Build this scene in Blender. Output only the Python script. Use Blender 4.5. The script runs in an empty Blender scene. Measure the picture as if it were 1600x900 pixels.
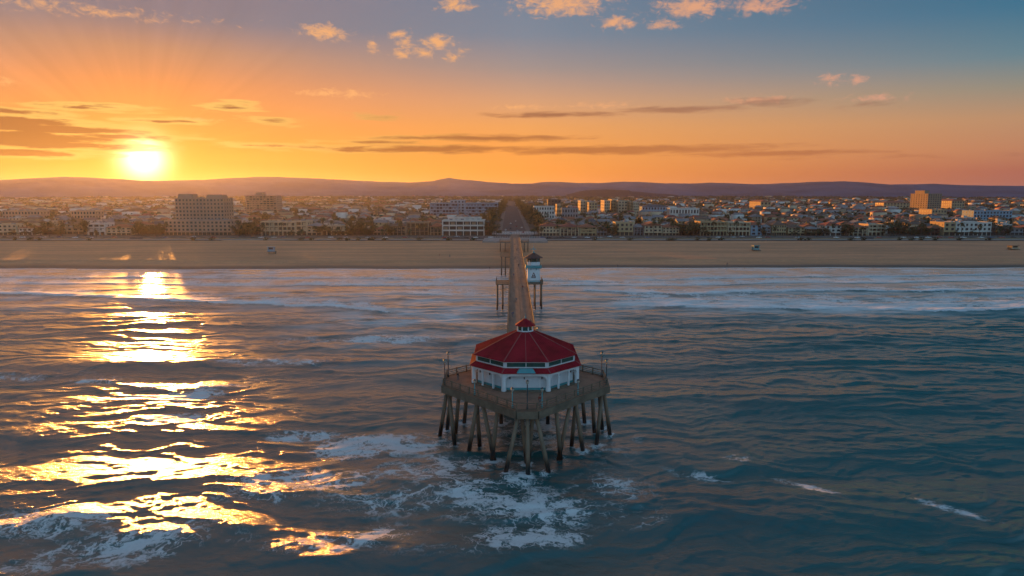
import bpy, bmesh, math, random
import numpy as np
from math import radians as R, sin, cos, tan, pi, atan, atan2, sqrt
from mathutils import Vector, Matrix

random.seed(7); rng = np.random.default_rng(7)
sc = bpy.context.scene
col = sc.collection

# ------------------------------------------------------------------ camera
CAM_H, PITCH, FPX = 43.0, R(7.9), 1066.0
cd = bpy.data.cameras.new('camera'); cam = bpy.data.objects.new('camera', cd); col.objects.link(cam)
cd.sensor_width = 36.0; cd.lens = 36.0*FPX/1600.0; cd.clip_start = 0.5; cd.clip_end = 90000.0
cam.location = (0, 0, CAM_H); cam.rotation_euler = (R(90)-PITCH, 0, 0)
sc.camera = cam

def ray(px, py):
    x = (px-800)/FPX; z = (450-py)/FPX; y = 1.0
    return Vector((x, y*cos(PITCH)+z*sin(PITCH), z*cos(PITCH)-y*sin(PITCH)))
def azel(px, py):
    d = ray(px, py); return math.degrees(atan2(d.x, d.y)), math.degrees(atan2(d.z, sqrt(d.x*d.x+d.y*d.y)))
def at_z(px, py, z=0.0):
    d = ray(px, py); t = (z-CAM_H)/d.z; return Vector((d.x*t, d.y*t, z))
def x_at(px, Y, z=5.0):                       # world x of a picture column at distance Y
    return (px-800)/FPX*(Y*cos(PITCH)+(CAM_H-z)*sin(PITCH))

# ------------------------------------------------------------------ sun, sky
SUN_AZ, SUN_EL = -28.0, 2.5                   # degrees, azimuth from +Y towards +X
sd = Vector((sin(R(SUN_AZ))*cos(R(SUN_EL)), cos(R(SUN_AZ))*cos(R(SUN_EL)), sin(R(SUN_EL))))
sl = bpy.data.lights.new('sun', 'SUN'); sun = bpy.data.objects.new('sun', sl); col.objects.link(sun)
sl.energy = 5.0; sl.angle = R(0.53); sl.color = (1.0, 0.37, 0.065)
sun.rotation_euler = sd.to_track_quat('Z', 'Y').to_euler(); sun.location = (0, 0, 150)

sc.view_settings.view_transform = 'Standard'; sc.view_settings.look = 'None'
sc.view_settings.exposure = 0.8; sc.view_settings.gamma = 1.0
sc.cycles.use_denoising = True
sc.cycles.max_bounces = 5; sc.cycles.diffuse_bounces = 2; sc.cycles.glossy_bounces = 3
sc.cycles.transparent_max_bounces = 4; sc.cycles.volume_bounces = 0
sc.cycles.sample_clamp_indirect = 6.0; sc.cycles.sample_clamp_direct = 0.0

def lin(r, g, b):
    f = lambda c: (c/255.0/12.92) if c/255.0 <= 0.04045 else ((c/255.0+0.055)/1.055)**2.4
    return (f(r), f(g), f(b))

class NT:
    """small helper round a node tree"""
    def __init__(s, nt): s.nt = nt; s.n = nt.nodes; s.l = nt.links
    def new(s, t, **kw):
        n = s.n.new(t)
        for k, v in kw.items(): setattr(n, k, v)
        return n
    def put(s, sock, v):
        if isinstance(v, bpy.types.NodeSocket): s.l.new(v, sock)
        elif v is not None: sock.default_value = v
    def m(s, op, a=None, b=None, c=None, clamp=False):
        n = s.new('ShaderNodeMath', operation=op, use_clamp=clamp)
        for i, v in enumerate((a, b, c)): s.put(n.inputs[i], v)
        return n.outputs[0]
    def v(s, op, a=None, b=None):
        n = s.new('ShaderNodeVectorMath', operation=op)
        s.put(n.inputs[0], a)
        if b is not None: s.put(n.inputs[1], b)
        return n.outputs['Value' if op in ('LENGTH', 'DOT_PRODUCT', 'DISTANCE') else 'Vector']
    def mr(s, x, a, b, c=0.0, d=1.0, smooth=False):
        n = s.new('ShaderNodeMapRange', interpolation_type='SMOOTHSTEP' if smooth else 'LINEAR')
        for i, v in enumerate((x, a, b, c, d)): s.put(n.inputs[i], v)
        return n.outputs[0]
    def mix(s, f, a, b, blend='MIX'):
        n = s.new('ShaderNodeMix', data_type='RGBA', blend_type=blend)
        c = lambda q: (tuple(q)+(1.0,))[:4] if isinstance(q, (tuple, list)) else q
        s.put(n.inputs[0], f); s.put(n.inputs[6], c(a)); s.put(n.inputs[7], c(b))
        return n.outputs[2]
    def noise(s, vec, scale, detail=3.0, rough=0.5, dist=0.0, dim='3D'):
        n = s.new('ShaderNodeTexNoise', noise_dimensions=dim)
        if vec is not None: s.l.new(vec, n.inputs['Vector' if dim != '1D' else 'W'])
        n.inputs['Scale'].default_value = scale; n.inputs['Detail'].default_value = detail
        n.inputs['Roughness'].default_value = rough; n.inputs['Distortion'].default_value = dist
        return n.outputs['Fac']
    def ramp(s, f, stops, interp='LINEAR'):
        n = s.new('ShaderNodeValToRGB'); n.color_ramp.interpolation = interp
        e = n.color_ramp.elements
        while len(e) < len(stops): e.new(0.5)
        for q, (p, c) in zip(e, stops): q.position = p; q.color = (tuple(c)+(1.0,))[:4]
        s.put(n.inputs[0], f); return n.outputs[0]

def build_world():
    w = bpy.data.worlds.new('World'); sc.world = w; w.use_nodes = True
    t = NT(w.node_tree); t.n.clear()
    out = t.new('ShaderNodeOutputWorld')
    tc = t.new('ShaderNodeTexCoord'); D = tc.outputs['Generated']
    sep = t.new('ShaderNodeSeparateXYZ'); t.l.new(D, sep.inputs[0])
    X, Y, Z = sep.outputs
    el = t.m('MULTIPLY', t.m('ARCSINE', Z), 57.29578)
    az = t.m('MULTIPLY', t.m('ARCTAN2', X, Y), 57.29578)
    hl = t.m('SQRT', t.m('ADD', t.m('MULTIPLY', X, X), t.m('MULTIPLY', Y, Y)))
    ca = t.m('DIVIDE', t.m('ADD', t.m('MULTIPLY', X, sin(R(SUN_AZ))), t.m('MULTIPLY', Y, cos(R(SUN_AZ)))), t.m('MAXIMUM', hl, 1e-4))
    da = t.m('MULTIPLY', t.m('ARCCOSINE', t.m('MINIMUM', t.m('MAXIMUM', ca, -1.0), 1.0)), 57.29578)
    f = t.m('SQRT', t.m('DIVIDE', t.m('MAXIMUM', el, 0.0), 90.0))
    P = lambda e: sqrt(e/90.0)
    def rp(lst): return t.ramp(f, [(P(e), lin(*c)) for e, c in lst])
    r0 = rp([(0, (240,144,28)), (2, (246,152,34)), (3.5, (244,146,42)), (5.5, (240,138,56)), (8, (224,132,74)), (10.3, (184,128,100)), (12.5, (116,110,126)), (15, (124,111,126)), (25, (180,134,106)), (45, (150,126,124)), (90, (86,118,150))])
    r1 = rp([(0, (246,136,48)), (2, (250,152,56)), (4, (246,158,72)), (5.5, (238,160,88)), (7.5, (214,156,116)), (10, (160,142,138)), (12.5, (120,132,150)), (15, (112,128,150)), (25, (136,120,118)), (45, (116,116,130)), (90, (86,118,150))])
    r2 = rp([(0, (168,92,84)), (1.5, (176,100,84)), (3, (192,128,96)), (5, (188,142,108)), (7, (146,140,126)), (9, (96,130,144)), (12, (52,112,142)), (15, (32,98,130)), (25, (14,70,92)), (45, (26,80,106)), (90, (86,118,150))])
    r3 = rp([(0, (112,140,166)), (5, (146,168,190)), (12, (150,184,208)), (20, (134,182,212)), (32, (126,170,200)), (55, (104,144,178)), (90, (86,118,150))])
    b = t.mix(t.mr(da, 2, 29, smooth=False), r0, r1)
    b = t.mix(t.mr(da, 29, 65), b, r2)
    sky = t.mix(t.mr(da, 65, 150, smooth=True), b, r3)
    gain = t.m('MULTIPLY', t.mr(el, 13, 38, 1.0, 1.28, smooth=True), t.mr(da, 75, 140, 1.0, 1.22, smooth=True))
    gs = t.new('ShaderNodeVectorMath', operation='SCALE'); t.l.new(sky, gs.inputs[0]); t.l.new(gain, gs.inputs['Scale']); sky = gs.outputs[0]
    # faint crepuscular fans above the sun
    V = t.new('ShaderNodeCombineXYZ'); t.l.new(az, V.inputs[0]); t.l.new(el, V.inputs[1]); V = V.outputs[0]
    dv = t.v('SUBTRACT', V, (SUN_AZ, SUN_EL, 0)); dl = t.v('LENGTH', dv)
    sp = t.new('ShaderNodeSeparateXYZ'); t.l.new(dv, sp.inputs[0])
    ph = t.m('ARCTAN2', sp.outputs[1], sp.outputs[0])
    fan = t.m('SUBTRACT', t.noise(ph, 5.5, 2.0, 0.6, dim='1D'), 0.5)
    fw = t.m('MULTIPLY', t.mr(dl, 3, 6, smooth=True), t.mr(dl, 8, 20, 1, 0, smooth=True))
    fanm = t.m('ADD', 1.0, t.m('MULTIPLY', t.m('MULTIPLY', fan, fw), 0.30))
    fc = t.new('ShaderNodeCombineXYZ')
    for i in range(3): t.l.new(fanm, fc.inputs[i])
    sky = t.v('MULTIPLY', sky, fc.outputs[0])
    # aureole of the sun
    th = t.m('MULTIPLY', t.m('ARCCOSINE', t.m('MINIMUM', t.v('DOT_PRODUCT', D, tuple(sd)), 1.0)), 57.29578)
    g1 = t.m('MULTIPLY', t.m('EXPONENT', t.m('MULTIPLY', t.m('POWER', t.m('DIVIDE', th, 1.3), 2.0), -1.0)), 4.0)
    g2 = t.m('MULTIPLY', t.m('EXPONENT', t.m('DIVIDE', th, -2.6)), 0.45)
    s1 = t.new('ShaderNodeVectorMath', operation='SCALE'); s1.inputs[0].default_value = (1.0, 0.82, 0.45); t.l.new(g1, s1.inputs['Scale'])
    s2 = t.new('ShaderNodeVectorMath', operation='SCALE'); s2.inputs[0].default_value = (1.0, 0.52, 0.08); t.l.new(g2, s2.inputs['Scale'])
    sky = t.v('ADD', t.v('ADD', sky, s1.outputs[0]), s2.outputs[0])
    # clouds: soft ellipses of direction broken up by noise
    def field(blobs):
        M = None
        for (px, py, rx, ry, s) in blobs:
            a, e = azel(px, py); k = 57.3/FPX
            rx2 = rx*k*cos(R(a))**2; ry2 = ry*k*cos(R(a))
            q = t.v('LENGTH', t.v('MULTIPLY', t.v('SUBTRACT', V, (a, e, 0)), (1/rx2, 1/ry2, 0)))
            q = t.m('MULTIPLY_ADD', q, -s, s)
            M = q if M is None else t.m('MAXIMUM', M, q)
        return t.m('MAXIMUM', M, -1.0)
    dark = field([(10,188,210,11,1.3), (80,202,250,10,1.35), (20,214,250,16,1.6), (100,227,200,10,1.3), (20,239,200,10,1.3), (180,213,160,8,1.0), (250,190,90,6,.9), (20,174,150,7,1.1), (120,168,120,6,.9), (165,168,90,9,.8), (365,167,55,12,.8), (285,189,60,7,.8), (425,190,50,8,.7),
                  (395,227,90,6,.8), (640,233,260,9,1.15), (760,216,190,7,1.0), (980,234,300,9,1.25), (1210,240,190,6,1.1), (590,222,110,5,.9),
                  (870,179,140,6,.9), (1070,171,140,7,1.0), (1195,160,80,9,.9), (590,183,50,8,.5), (620,216,80,5,.7), (500,229,80,6,.6), (1390,245,160,5,.4), (1345,163,60,8,.5)])
    light = field([(507,50,50,15,1), (625,54,24,9,.9), (632,67,22,10,.9), (628,84,22,11,.9), (682,66,36,15,1), (660,82,24,10,.9), (706,90,18,10,.9), (722,79,18,6,.8), (583,74,13,13,.8),
                   (880,4,95,26,1.1), (712,8,40,14,.9), (965,35,40,14,.95), (1080,10,75,22,1), (1036,38,36,10,.9), (1190,8,75,18,.9), (1300,124,32,12,.8), (1337,124,28,9,.7),
                   (535,146,85,9,.8), (1185,156,70,9,.8), (1370,154,70,10,.6), (8,127,40,8,.7), (820,167,70,6,.6), (940,165,80,7,.6), (120,14,260,14,.5), (300,186,80,4,.7), (180,166,120,5,.6)])
    vs = t.v('MULTIPLY', V, (0.30, 2.3, 0)); vp = t.v('MULTIPLY', V, (0.85, 1.5, 0))
    n1 = t.noise(vs, 1.1, 5.0, 0.58, 0.4); n2 = t.noise(vp, 1.5, 6.0, 0.62, 0.5)
    ad = t.mr(t.m('ADD', dark, t.m('MULTIPLY', t.m('SUBTRACT', n1, 0.5), 1.7)), -0.02, 0.85, smooth=True)
    al = t.mr(t.m('ADD', light, t.m('MULTIPLY', t.m('SUBTRACT', n2, 0.52), 2.3)), 0.04, 1.0, smooth=True)
    cdark = t.v('MULTIPLY', sky, t.mix(t.mr(da, 12, 45), (.14, .045, .09), (.58, .44, .52)))
    clight = t.mix(t.mr(da, 25, 75), lin(252,178,108), lin(214,150,146))
    wd = t.m('MULTIPLY', ad, t.mr(da, 30, 70, 0.85, 0.5))
    sky = t.mix(t.m('MULTIPLY', al, 0.85), sky, clight)
    sky = t.mix(wd, sky, cdark)
    rim = t.m('MULTIPLY', t.m('MULTIPLY', t.m('MULTIPLY', ad, t.m('SUBTRACT', 1.0, ad)), 2.2), t.mr(da, 6, 26, 1, 0))
    sky = t.mix(rim, sky, lin(255,214,110))
    st = t.new('ShaderNodeTexSky', sky_type='NISHITA'); st.sun_disc = False
    st.sun_elevation = R(SUN_EL); st.sun_rotation = R(SUN_AZ); st.air_density = 1.0; st.dust_density = 0.4
    b1 = t.new('ShaderNodeBackground'); b1.inputs['Strength'].default_value = 0.006; t.l.new(st.outputs[0], b1.inputs['Color'])
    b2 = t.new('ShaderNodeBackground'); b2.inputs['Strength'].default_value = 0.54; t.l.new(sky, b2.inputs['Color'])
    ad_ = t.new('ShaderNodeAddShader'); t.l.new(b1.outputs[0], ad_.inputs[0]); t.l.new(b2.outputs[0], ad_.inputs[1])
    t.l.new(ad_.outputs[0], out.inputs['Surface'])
build_world()

# ------------------------------------------------------------------ materials
def pmat(name, c, rough=0.7, var=0.25, scale=1.0, c2=None, bump=0.0, metal=0.0, stretch=(1,1,1), spec=0.4):
    """procedural surface: two tones mixed by noise, optional fine relief"""
    m = bpy.data.materials.new(name); m.use_nodes = True; t = NT(m.node_tree)
    p = t.n['Principled BSDF']; tc = t.new('ShaderNodeTexCoord')
    mp = t.v('MULTIPLY', tc.outputs['Object'], stretch)
    n = t.noise(mp, scale, 5.0, 0.6)
    k = c2 if c2 else tuple(x*(1-var) for x in c)
    t.l.new(t.mix(t.mr(n, 0.35, 0.65), c, k), p.inputs['Base Color'])
    p.inputs['Roughness'].default_value = rough; p.inputs['Metallic'].default_value = metal
    p.inputs['Specular IOR Level'].default_value = spec
    if bump:
        b = t.new('ShaderNodeBump'); b.inputs['Strength'].default_value = bump; b.inputs['Distance'].default_value = 0.05
        t.l.new(t.noise(mp, scale*4, 4.0), b.inputs['Height']); t.l.new(b.outputs[0], p.inputs['Normal'])
    return m
M = {}
M['white'] = pmat('white_paint', (.74,.75,.76), .55, .14, .8)
M['teal'] = pmat('teal_paint', (.06,.30,.33), .5, .2, 1.2)
M['red'] = pmat('red_metal_roof', (.33,.014,.028), .55, .42, .35, bump=.05, spec=.06)
M['redtrim'] = pmat('roof_trim', (.30,.065,.065), .5, .2, .8)
M['green_glass'] = pmat('green_glass', (.010,.075,.062), .12, .4, .9, spec=.6)
M['deck'] = pmat('deck_boards', (.27,.165,.115), .75, .4, .8, bump=.3, stretch=(1,.12,1))
M['platform'] = pmat('platform_boards', (.30,.15,.095), .75, .4, .6, bump=.3)
M['beam'] = pmat('weathered_timber', (.19,.14,.095), .8, .45, .7, bump=.4)
M['rail'] = pmat('rail_timber', (.22,.16,.09), .6, .3, 1.0)
M['dmetal'] = pmat('dark_metal', (.05,.06,.065), .5, .3, 2.0)
M['lantern'] = pmat('lantern_glass', (.45,.38,.30), .3, .2, 2.0)
M['shutter'] = pmat('shutter_paint', (.62,.64,.67), .5, .12, .6)
M['shade'] = pmat('brown_shingle', (.11,.055,.045), .7, .4, 1.5)
def pile_mat():
    m = bpy.data.materials.new('pile_timber'); m.use_nodes = True; t = NT(m.node_tree); p = t.n['Principled BSDF']
    g = t.new('ShaderNodeNewGeometry'); s = t.new('ShaderNodeSeparateXYZ'); t.l.new(g.outputs['Position'], s.inputs[0])
    n = t.noise(t.v('MULTIPLY', g.outputs['Position'], (1, 1, .25)), 1.6, 4.0)
    wood = t.mix(n, (.26,.18,.115), (.10,.07,.05))
    tide = t.mr(t.m('ADD', s.outputs[2], t.m('MULTIPLY', n, 1.6)), 2.0, 4.0, 1, 0, smooth=True)   # barnacle and weed band
    t.l.new(t.mix(tide, wood, (.012,.011,.010)), p.inputs['Base Color'])
    t.l.new(t.mr(tide, 0, 1, .8, .45), p.inputs['Roughness'])
    b = t.new('ShaderNodeBump'); b.inputs['Strength'].default_value = .5; b.inputs['Distance'].default_value = .06
    t.l.new(n, b.inputs['Height']); t.l.new(b.outputs[0], p.inputs['Normal'])
    return m
M['pile'] = pile_mat()

# ------------------------------------------------------------------ mesh helpers
class MB:
    def __init__(s): s.v = []; s.f = []; s.mi = []
    def add(s, vs, fs, mi=0):
        o = len(s.v); s.v += [tuple(v) for v in vs]; s.f += [tuple(i+o for i in f) for f in fs]; s.mi += [mi]*len(fs); return s
    def box(s, x0, x1, y0, y1, z0, z1, mi=0):
        return s.add([(x0,y0,z0),(x1,y0,z0),(x1,y1,z0),(x0,y1,z0),(x0,y0,z1),(x1,y0,z1),(x1,y1,z1),(x0,y1,z1)],
                     [(0,3,2,1),(4,5,6,7),(0,1,5,4),(1,2,6,5),(2,3,7,6),(3,0,4,7)], mi)
    def prism(s, poly, z0, z1, mi=0, top=None):
        n = len(poly); top = top or poly
        return s.add([(x,y,z0) for x,y in poly]+[(x,y,z1) for x,y in top],
                     [tuple(range(n-1,-1,-1)), tuple(range(n,2*n))]+[(i,(i+1)%n,n+(i+1)%n,n+i) for i in range(n)], mi)
    def tube(s, a, b, r0, r1=None, n=8, mi=0):
        a = Vector(a); b = Vector(b); r1 = r0 if r1 is None else r1
        d = (b-a).normalized(); u = d.orthogonal().normalized(); w = d.cross(u)
        vs = [a+(u*cos(2*pi*i/n)+w*sin(2*pi*i/n))*r0 for i in range(n)]+[b+(u*cos(2*pi*i/n)+w*sin(2*pi*i/n))*r1 for i in range(n)]
        return s.add(vs, [tuple(range(n-1,-1,-1)), tuple(range(n,2*n))]+[(i,(i+1)%n,n+(i+1)%n,n+i) for i in range(n)], mi)
    def beam(s, a, b, w, h, mi=0):                # rectangular bar from a to b, h along z
        a = Vector(a); b = Vector(b); d = (b-a).normalized(); sx = Vector((-d.y, d.x, 0)).normalized()*w/2
        up = sx.cross(d).normalized()*h/2
        if up.z < 0: up = -up
        q = [a-sx-up, a+sx-up, a+sx+up, a-sx+up, b-sx-up, b+sx-up, b+sx+up, b-sx+up]
        return s.add(q, [(0,1,2,3),(7,6,5,4),(0,4,5,1),(1,5,6,2),(2,6,7,3),(3,7,4,0)], mi)
    def lathe(s, prof, c=(0,0), n=12, mi=0):      # prof: (radius, z) from bottom to top
        k = len(prof); vs = []
        for r, z in prof: vs += [(c[0]+r*cos(2*pi*i/n), c[1]+r*sin(2*pi*i/n), z) for i in range(n)]
        fs = [(j*n+i, j*n+(i+1)%n, (j+1)*n+(i+1)%n, (j+1)*n+i) for j in range(k-1) for i in range(n)]
        return s.add(vs, fs+[tuple(range(n-1,-1,-1)), tuple(range((k-1)*n, k*n))], mi)
    def mesh(s, name, mats, smooth=False):
        me = bpy.data.meshes.new(name); me.from_pydata(s.v, [], s.f)
        for m in (mats if isinstance(mats, (list, tuple)) else [mats]): me.materials.append(m)
        if any(s.mi): me.polygons.foreach_set('material_index', s.mi)
        if smooth: me.polygons.foreach_set('use_smooth', [True]*len(me.polygons))
        bm = bmesh.new(); bm.from_mesh(me); bmesh.ops.recalc_face_normals(bm, faces=bm.faces); bm.to_mesh(me); bm.free()
        return me
    def build(s, name, mats, parent=None, smooth=False, kind=None):
        return link(s.mesh(name, mats, smooth), name, parent, kind)
def link(me, name, parent=None, kind=None, loc=None, rz=0.0):
    o = bpy.data.objects.new(name, me); col.objects.link(o)
    if parent is not None: o.parent = parent
    if kind: o['kind'] = kind
    if loc is not None: o.location = loc; o.rotation_euler = (0, 0, rz)
    return o
def tag(o, label, cat, group=None, kind=None):
    o['label'] = label; o['category'] = cat
    if group: o['group'] = group
    if kind: o['kind'] = kind
    return o
def thing(name, label, cat, loc=(0,0,0), rz=0.0, group=None):
    o = bpy.data.objects.new(name, None); col.objects.link(o); o.empty_display_size = .5
    o.location = loc; o.rotation_euler = (0, 0, rz); return tag(o, label, cat, group)
def copy_tree(o, parent=None):
    c = o.copy(); col.objects.link(c); c.parent = parent
    for ch in o.children: copy_tree(ch, c)
    return c
def grid_mesh(name, Xg, Yg, Zg, mat, attr=None, smooth=True):
    ny, nx = Xg.shape; v = np.stack([Xg, Yg, Zg], -1).reshape(-1, 3).astype(np.float32)
    i = np.arange(ny*nx).reshape(ny, nx)
    q = np.stack([i[:-1,:-1], i[:-1,1:], i[1:,1:], i[1:,:-1]], -1).reshape(-1, 4)
    me = np_mesh(name, v, q, [mat], None, smooth)
    if attr is not None:
        for k, a in attr.items():
            at = me.attributes.new(k, 'FLOAT', 'POINT'); at.data.foreach_set('value', a.reshape(-1).astype(np.float32))
    return me
def np_mesh(name, v, q, mats, mi=None, smooth=False):
    me = bpy.data.meshes.new(name); n = len(q); k = q.shape[1]
    me.vertices.add(len(v)); me.vertices.foreach_set('co', v.astype(np.float32).ravel())
    me.loops.add(n*k); me.loops.foreach_set('vertex_index', q.astype(np.int32).ravel())
    me.polygons.add(n); me.polygons.foreach_set('loop_start', np.arange(0, n*k, k, dtype=np.int32))
    me.polygons.foreach_set('loop_total', np.full(n, k, dtype=np.int32))
    for m in mats: me.materials.append(m)
    if mi is not None: me.polygons.foreach_set('material_index', mi.astype(np.int32))
    me.update(calc_edges=True); me.validate()
    me.polygons.foreach_set('use_smooth', np.full(n, smooth)); return me
def sstep(a, b, x):
    t = np.clip((x-a)/(b-a), 0, 1); return t*t*(3-2*t)
class FBM:                                        # cheap smooth 2-D noise from summed sines
    def __init__(s, seed, scale, n=14, lac=2.2):
        r = np.random.default_rng(seed); a = r.uniform(0, 2*pi, n); k = 2*pi/scale*lac**r.uniform(-.4, 1.6, n)
        s.kx = k*np.cos(a); s.ky = k*np.sin(a); s.p = r.uniform(0, 2*pi, n); s.a = (k.min()/k)**.8; s.a /= s.a.sum()*.5
    def __call__(s, x, y):
        o = np.zeros(np.broadcast(x, y).shape)
        for kx, ky, p, a in zip(s.kx, s.ky, s.p, s.a): o += a*np.sin(kx*x+ky*y+p)
        return o

# ------------------------------------------------------------------ layout of the pier (needed by the sea for foam round the piles)
PX, PY, DECK, HW = 2.35, 118.0, 10.0, 3.45        # axis, platform centre, deck level, half width of the walkway
PIER_END = 556.0
# platform outline, relative to (PX, PY): a diamond with cut corners
PLAT = [(-1.6,-17.2), (1.6,-17.2), (14.3,-3.3), (14.3,2.6), (4.2,13.2), (-4.2,13.2), (-14.3,2.6), (-14.3,-3.3)]
# piles: (top x, top y, foot x, foot y) relative to (PX, PY); feet at the water line
PILES = [(-1.3,-16.6,-3.4,-17.6), (1.3,-16.6,3.4,-17.6), (0,-16.6,.1,-18.6), (-.9,-16,.0,-12.8), (.9,-16,.3,-12.8)]
for sx in (-1, 1):
    PILES += [(sx*4.6,-13.4,sx*5.6,-11.4), (sx*7.2,-10.6,sx*5.3,-11.2), (sx*8.0,-9.6,sx*9.6,-8.0), (sx*8.2,-9.2,sx*7.9,-5.5),
              (sx*13.6,-2.4,sx*15.3,.2), (sx*13.5,-2.2,sx*12.3,-4.6), (sx*13.2,1.6,sx*14.3,3.2), (sx*11.4,-4.6,sx*12.6,1.2),
              (sx*10.4,5.4,sx*11.4,6.4), (sx*4.3,5.8,sx*4.4,6.0), (sx*3.4,11.6,sx*3.8,11.9)]
NP = len(PILES)
PILES = [(a+PX, b+PY, c+PX, d+PY) for a, b, c, d in PILES]
BENTS = list(np.arange(138.0, PIER_END-30, 6.4))
for k, y in enumerate(BENTS):
    PILES += [(PX-2.9, y, PX-3.5, y), (PX+2.9, y, PX+3.5, y)]
    if k % 2 == 0: PILES += [(PX, y, PX, y)]
# side platforms of the walkway (x0, x1, y0, y1)
SIDES = [(-5.9,-1.1,249,261), (5.8,11.4,250,261), (-6.0,-1.1,358,370), (-8.5,-1.1,470,482), (5.8,11.5,470,482)]
for x0, x1, y0, y1 in SIDES:
    for x in ((x0+.4, (x0+x1)/2) if x0 < 0 else ((x0+x1)/2, x1-.4)):
        PILES += [(x, y0+.6, x, y0+.4), (x, y1-.6, x, y1-.6)]

def shore_y(x):
    return 391.0+2.6*np.sin(x*.013+.6)+.8*np.sin(x*.11+.5*np.sin(x*.03))+1.4*np.sin(x*.041)+.028*np.maximum(x, 0)*(1+.0*x)
def beach_z(x, y):
    d = y-shore_y(x); b = 1.2*np.sin(x*.021)+.8*np.sin(x*.057+2)
    z = np.where(d < 0, d*.06, d*.05)
    z = np.where(d > 0, .05*np.minimum(d, 22+b)+1.15*sstep(23+b, 28+b, d)+.0085*np.maximum(d-22, 0), z)
    return z

# ------------------------------------------------------------------ sea
def sea_mat():
    m = bpy.data.materials.new('sea_water'); m.use_nodes = True; t = NT(m.node_tree)
    p = t.n['Principled BSDF']; out = t.n['Material Output']
    g = t.new('ShaderNodeNewGeometry'); pos = g.outputs['Position']
    s = t.new('ShaderNodeSeparateXYZ'); t.l.new(pos, s.inputs[0])
    fo = t.new('ShaderNodeAttribute'); fo.attribute_name = 'foam'; foam = fo.outputs['Fac']
    flm = t.new('ShaderNodeAttribute'); flm.attribute_name = 'film'; film = flm.outputs['Fac']
    big = t.noise(t.v('MULTIPLY', pos, (1, 1.4, 0)), .03, 3.0)
    base = t.mix(t.mr(big, .3, .7), (.001,.066,.074), (.002,.090,.090))
    p.inputs['Roughness'].default_value = .16; p.inputs['IOR'].default_value = 1.75
    p.inputs['Specular IOR Level'].default_value = .5
    # capillary ripples and wind chop
    q = t.v('MULTIPLY', t.v('ADD', pos, t.v('MULTIPLY', pos, (0, .22, 0))), (.30, 1.0, 1.0))
    h = t.m('ADD', t.m('MULTIPLY', t.noise(q, 1.7, 6.0, .78, .8), .9), t.m('MULTIPLY', t.noise(q, .36, 3.0, .55, .4), .9))
    far = t.mr(s.outputs[1], 75, 300, 1.25, .22)
    b = t.new('ShaderNodeBump'); b.inputs['Distance'].default_value = .12; t.l.new(t.m('MULTIPLY', far, .62), b.inputs['Strength'])
    t.l.new(h, b.inputs['Height'])
    bf = t.new('ShaderNodeBump'); bf.inputs['Distance'].default_value = .04; t.l.new(far, bf.inputs['Strength']); t.l.new(b.outputs[0], bf.inputs['Normal'])
    t.l.new(t.noise(t.v('MULTIPLY', pos, (.55, 1, 1)), 3.6, 4.0, .65, .5), bf.inputs['Height']); b = bf
    t.l.new(b.outputs[0], p.inputs['Normal'])
    # lacy foam: cell walls warped by noise, widening with coverage
    w = t.noise(pos, .42, 3.0, .6); wv = t.new('ShaderNodeCombineXYZ'); t.l.new(w, wv.inputs[0]); t.l.new(t.noise(t.v('ADD', pos, (31, 7, 0)), .42, 3.0, .6), wv.inputs[1])
    wp = t.v('ADD', t.v('MULTIPLY', pos, (.75, 1.0, 0)), t.v('MULTIPLY', wv.outputs[0], (4.5, 4.5, 0)))
    def vein(sc_, k):                                 # filaments along the level lines of warped noise
        return t.m('MULTIPLY', t.m('ABSOLUTE', t.m('SUBTRACT', t.noise(wp, sc_, 3.0, .55, .9), .5)), k)
    e = t.m('MINIMUM', t.m('MINIMUM', vein(.16, 2.3), t.m('ADD', vein(.42, 1.9), .03)), t.m('ADD', vein(1.0, 1.6), .09))
    grain = t.noise(pos, 2.6, 4.0, .7)
    patch = t.noise(t.v('MULTIPLY', pos, (.8, 1.1, 0)), .16, 4.0, .62)
    cov = t.m('MULTIPLY', foam, t.mr(patch, .32, .62, .35, 1.35))
    thr = t.m('MULTIPLY', cov, .30)
    lace = t.mr(t.m('SUBTRACT', thr, t.m('ADD', e, t.m('MULTIPLY', t.m('SUBTRACT', grain, .5), .12))), -.035, .07, smooth=True)
    solid = t.mr(t.m('ADD', cov, t.m('MULTIPLY', t.m('SUBTRACT', grain, .5), .9)), 1.15, 1.6, smooth=True)
    mask = t.m('MAXIMUM', t.m('MULTIPLY', t.m('MULTIPLY', lace, .78), t.m('MULTIPLY', cov, 5.0, clamp=True)), solid)
    fl = t.m('MULTIPLY', film, t.mr(t.noise(t.v('MULTIPLY', pos, (.35, 1.0, 0)), .09, 4.0, .65, .8), .36, .64, .1, 1.0, smooth=True))
    mask = t.m('MAXIMUM', mask, t.m('MULTIPLY', fl, .95), clamp=True)
    d = t.new('ShaderNodeBsdfPrincipled'); d.inputs['Roughness'].default_value = .6
    t.l.new(t.mix(grain, (.58,.60,.62), (.86,.86,.86)), d.inputs['Base Color']); d.inputs['Specular IOR Level'].default_value = .35
    b2 = t.new('ShaderNodeBump'); b2.inputs['Strength'].default_value = .35; b2.inputs['Distance'].default_value = .25
    t.l.new(grain, b2.inputs['Height']); t.l.new(b.outputs[0], b2.inputs['Normal']); t.l.new(b2.outputs[0], d.inputs['Normal'])
    t.l.new(base, p.inputs['Base Color'])
    # ripples too fine to model: a second, much rougher lobe of the same water
    p2 = t.new('ShaderNodeBsdfPrincipled'); p2.inputs['Roughness'].default_value = .36; p2.inputs['Specular IOR Level'].default_value = .5; p2.inputs['IOR'].default_value = 1.75
    t.l.new(base, p2.inputs['Base Color']); t.l.new(b.outputs[0], p2.inputs['Normal'])
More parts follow.
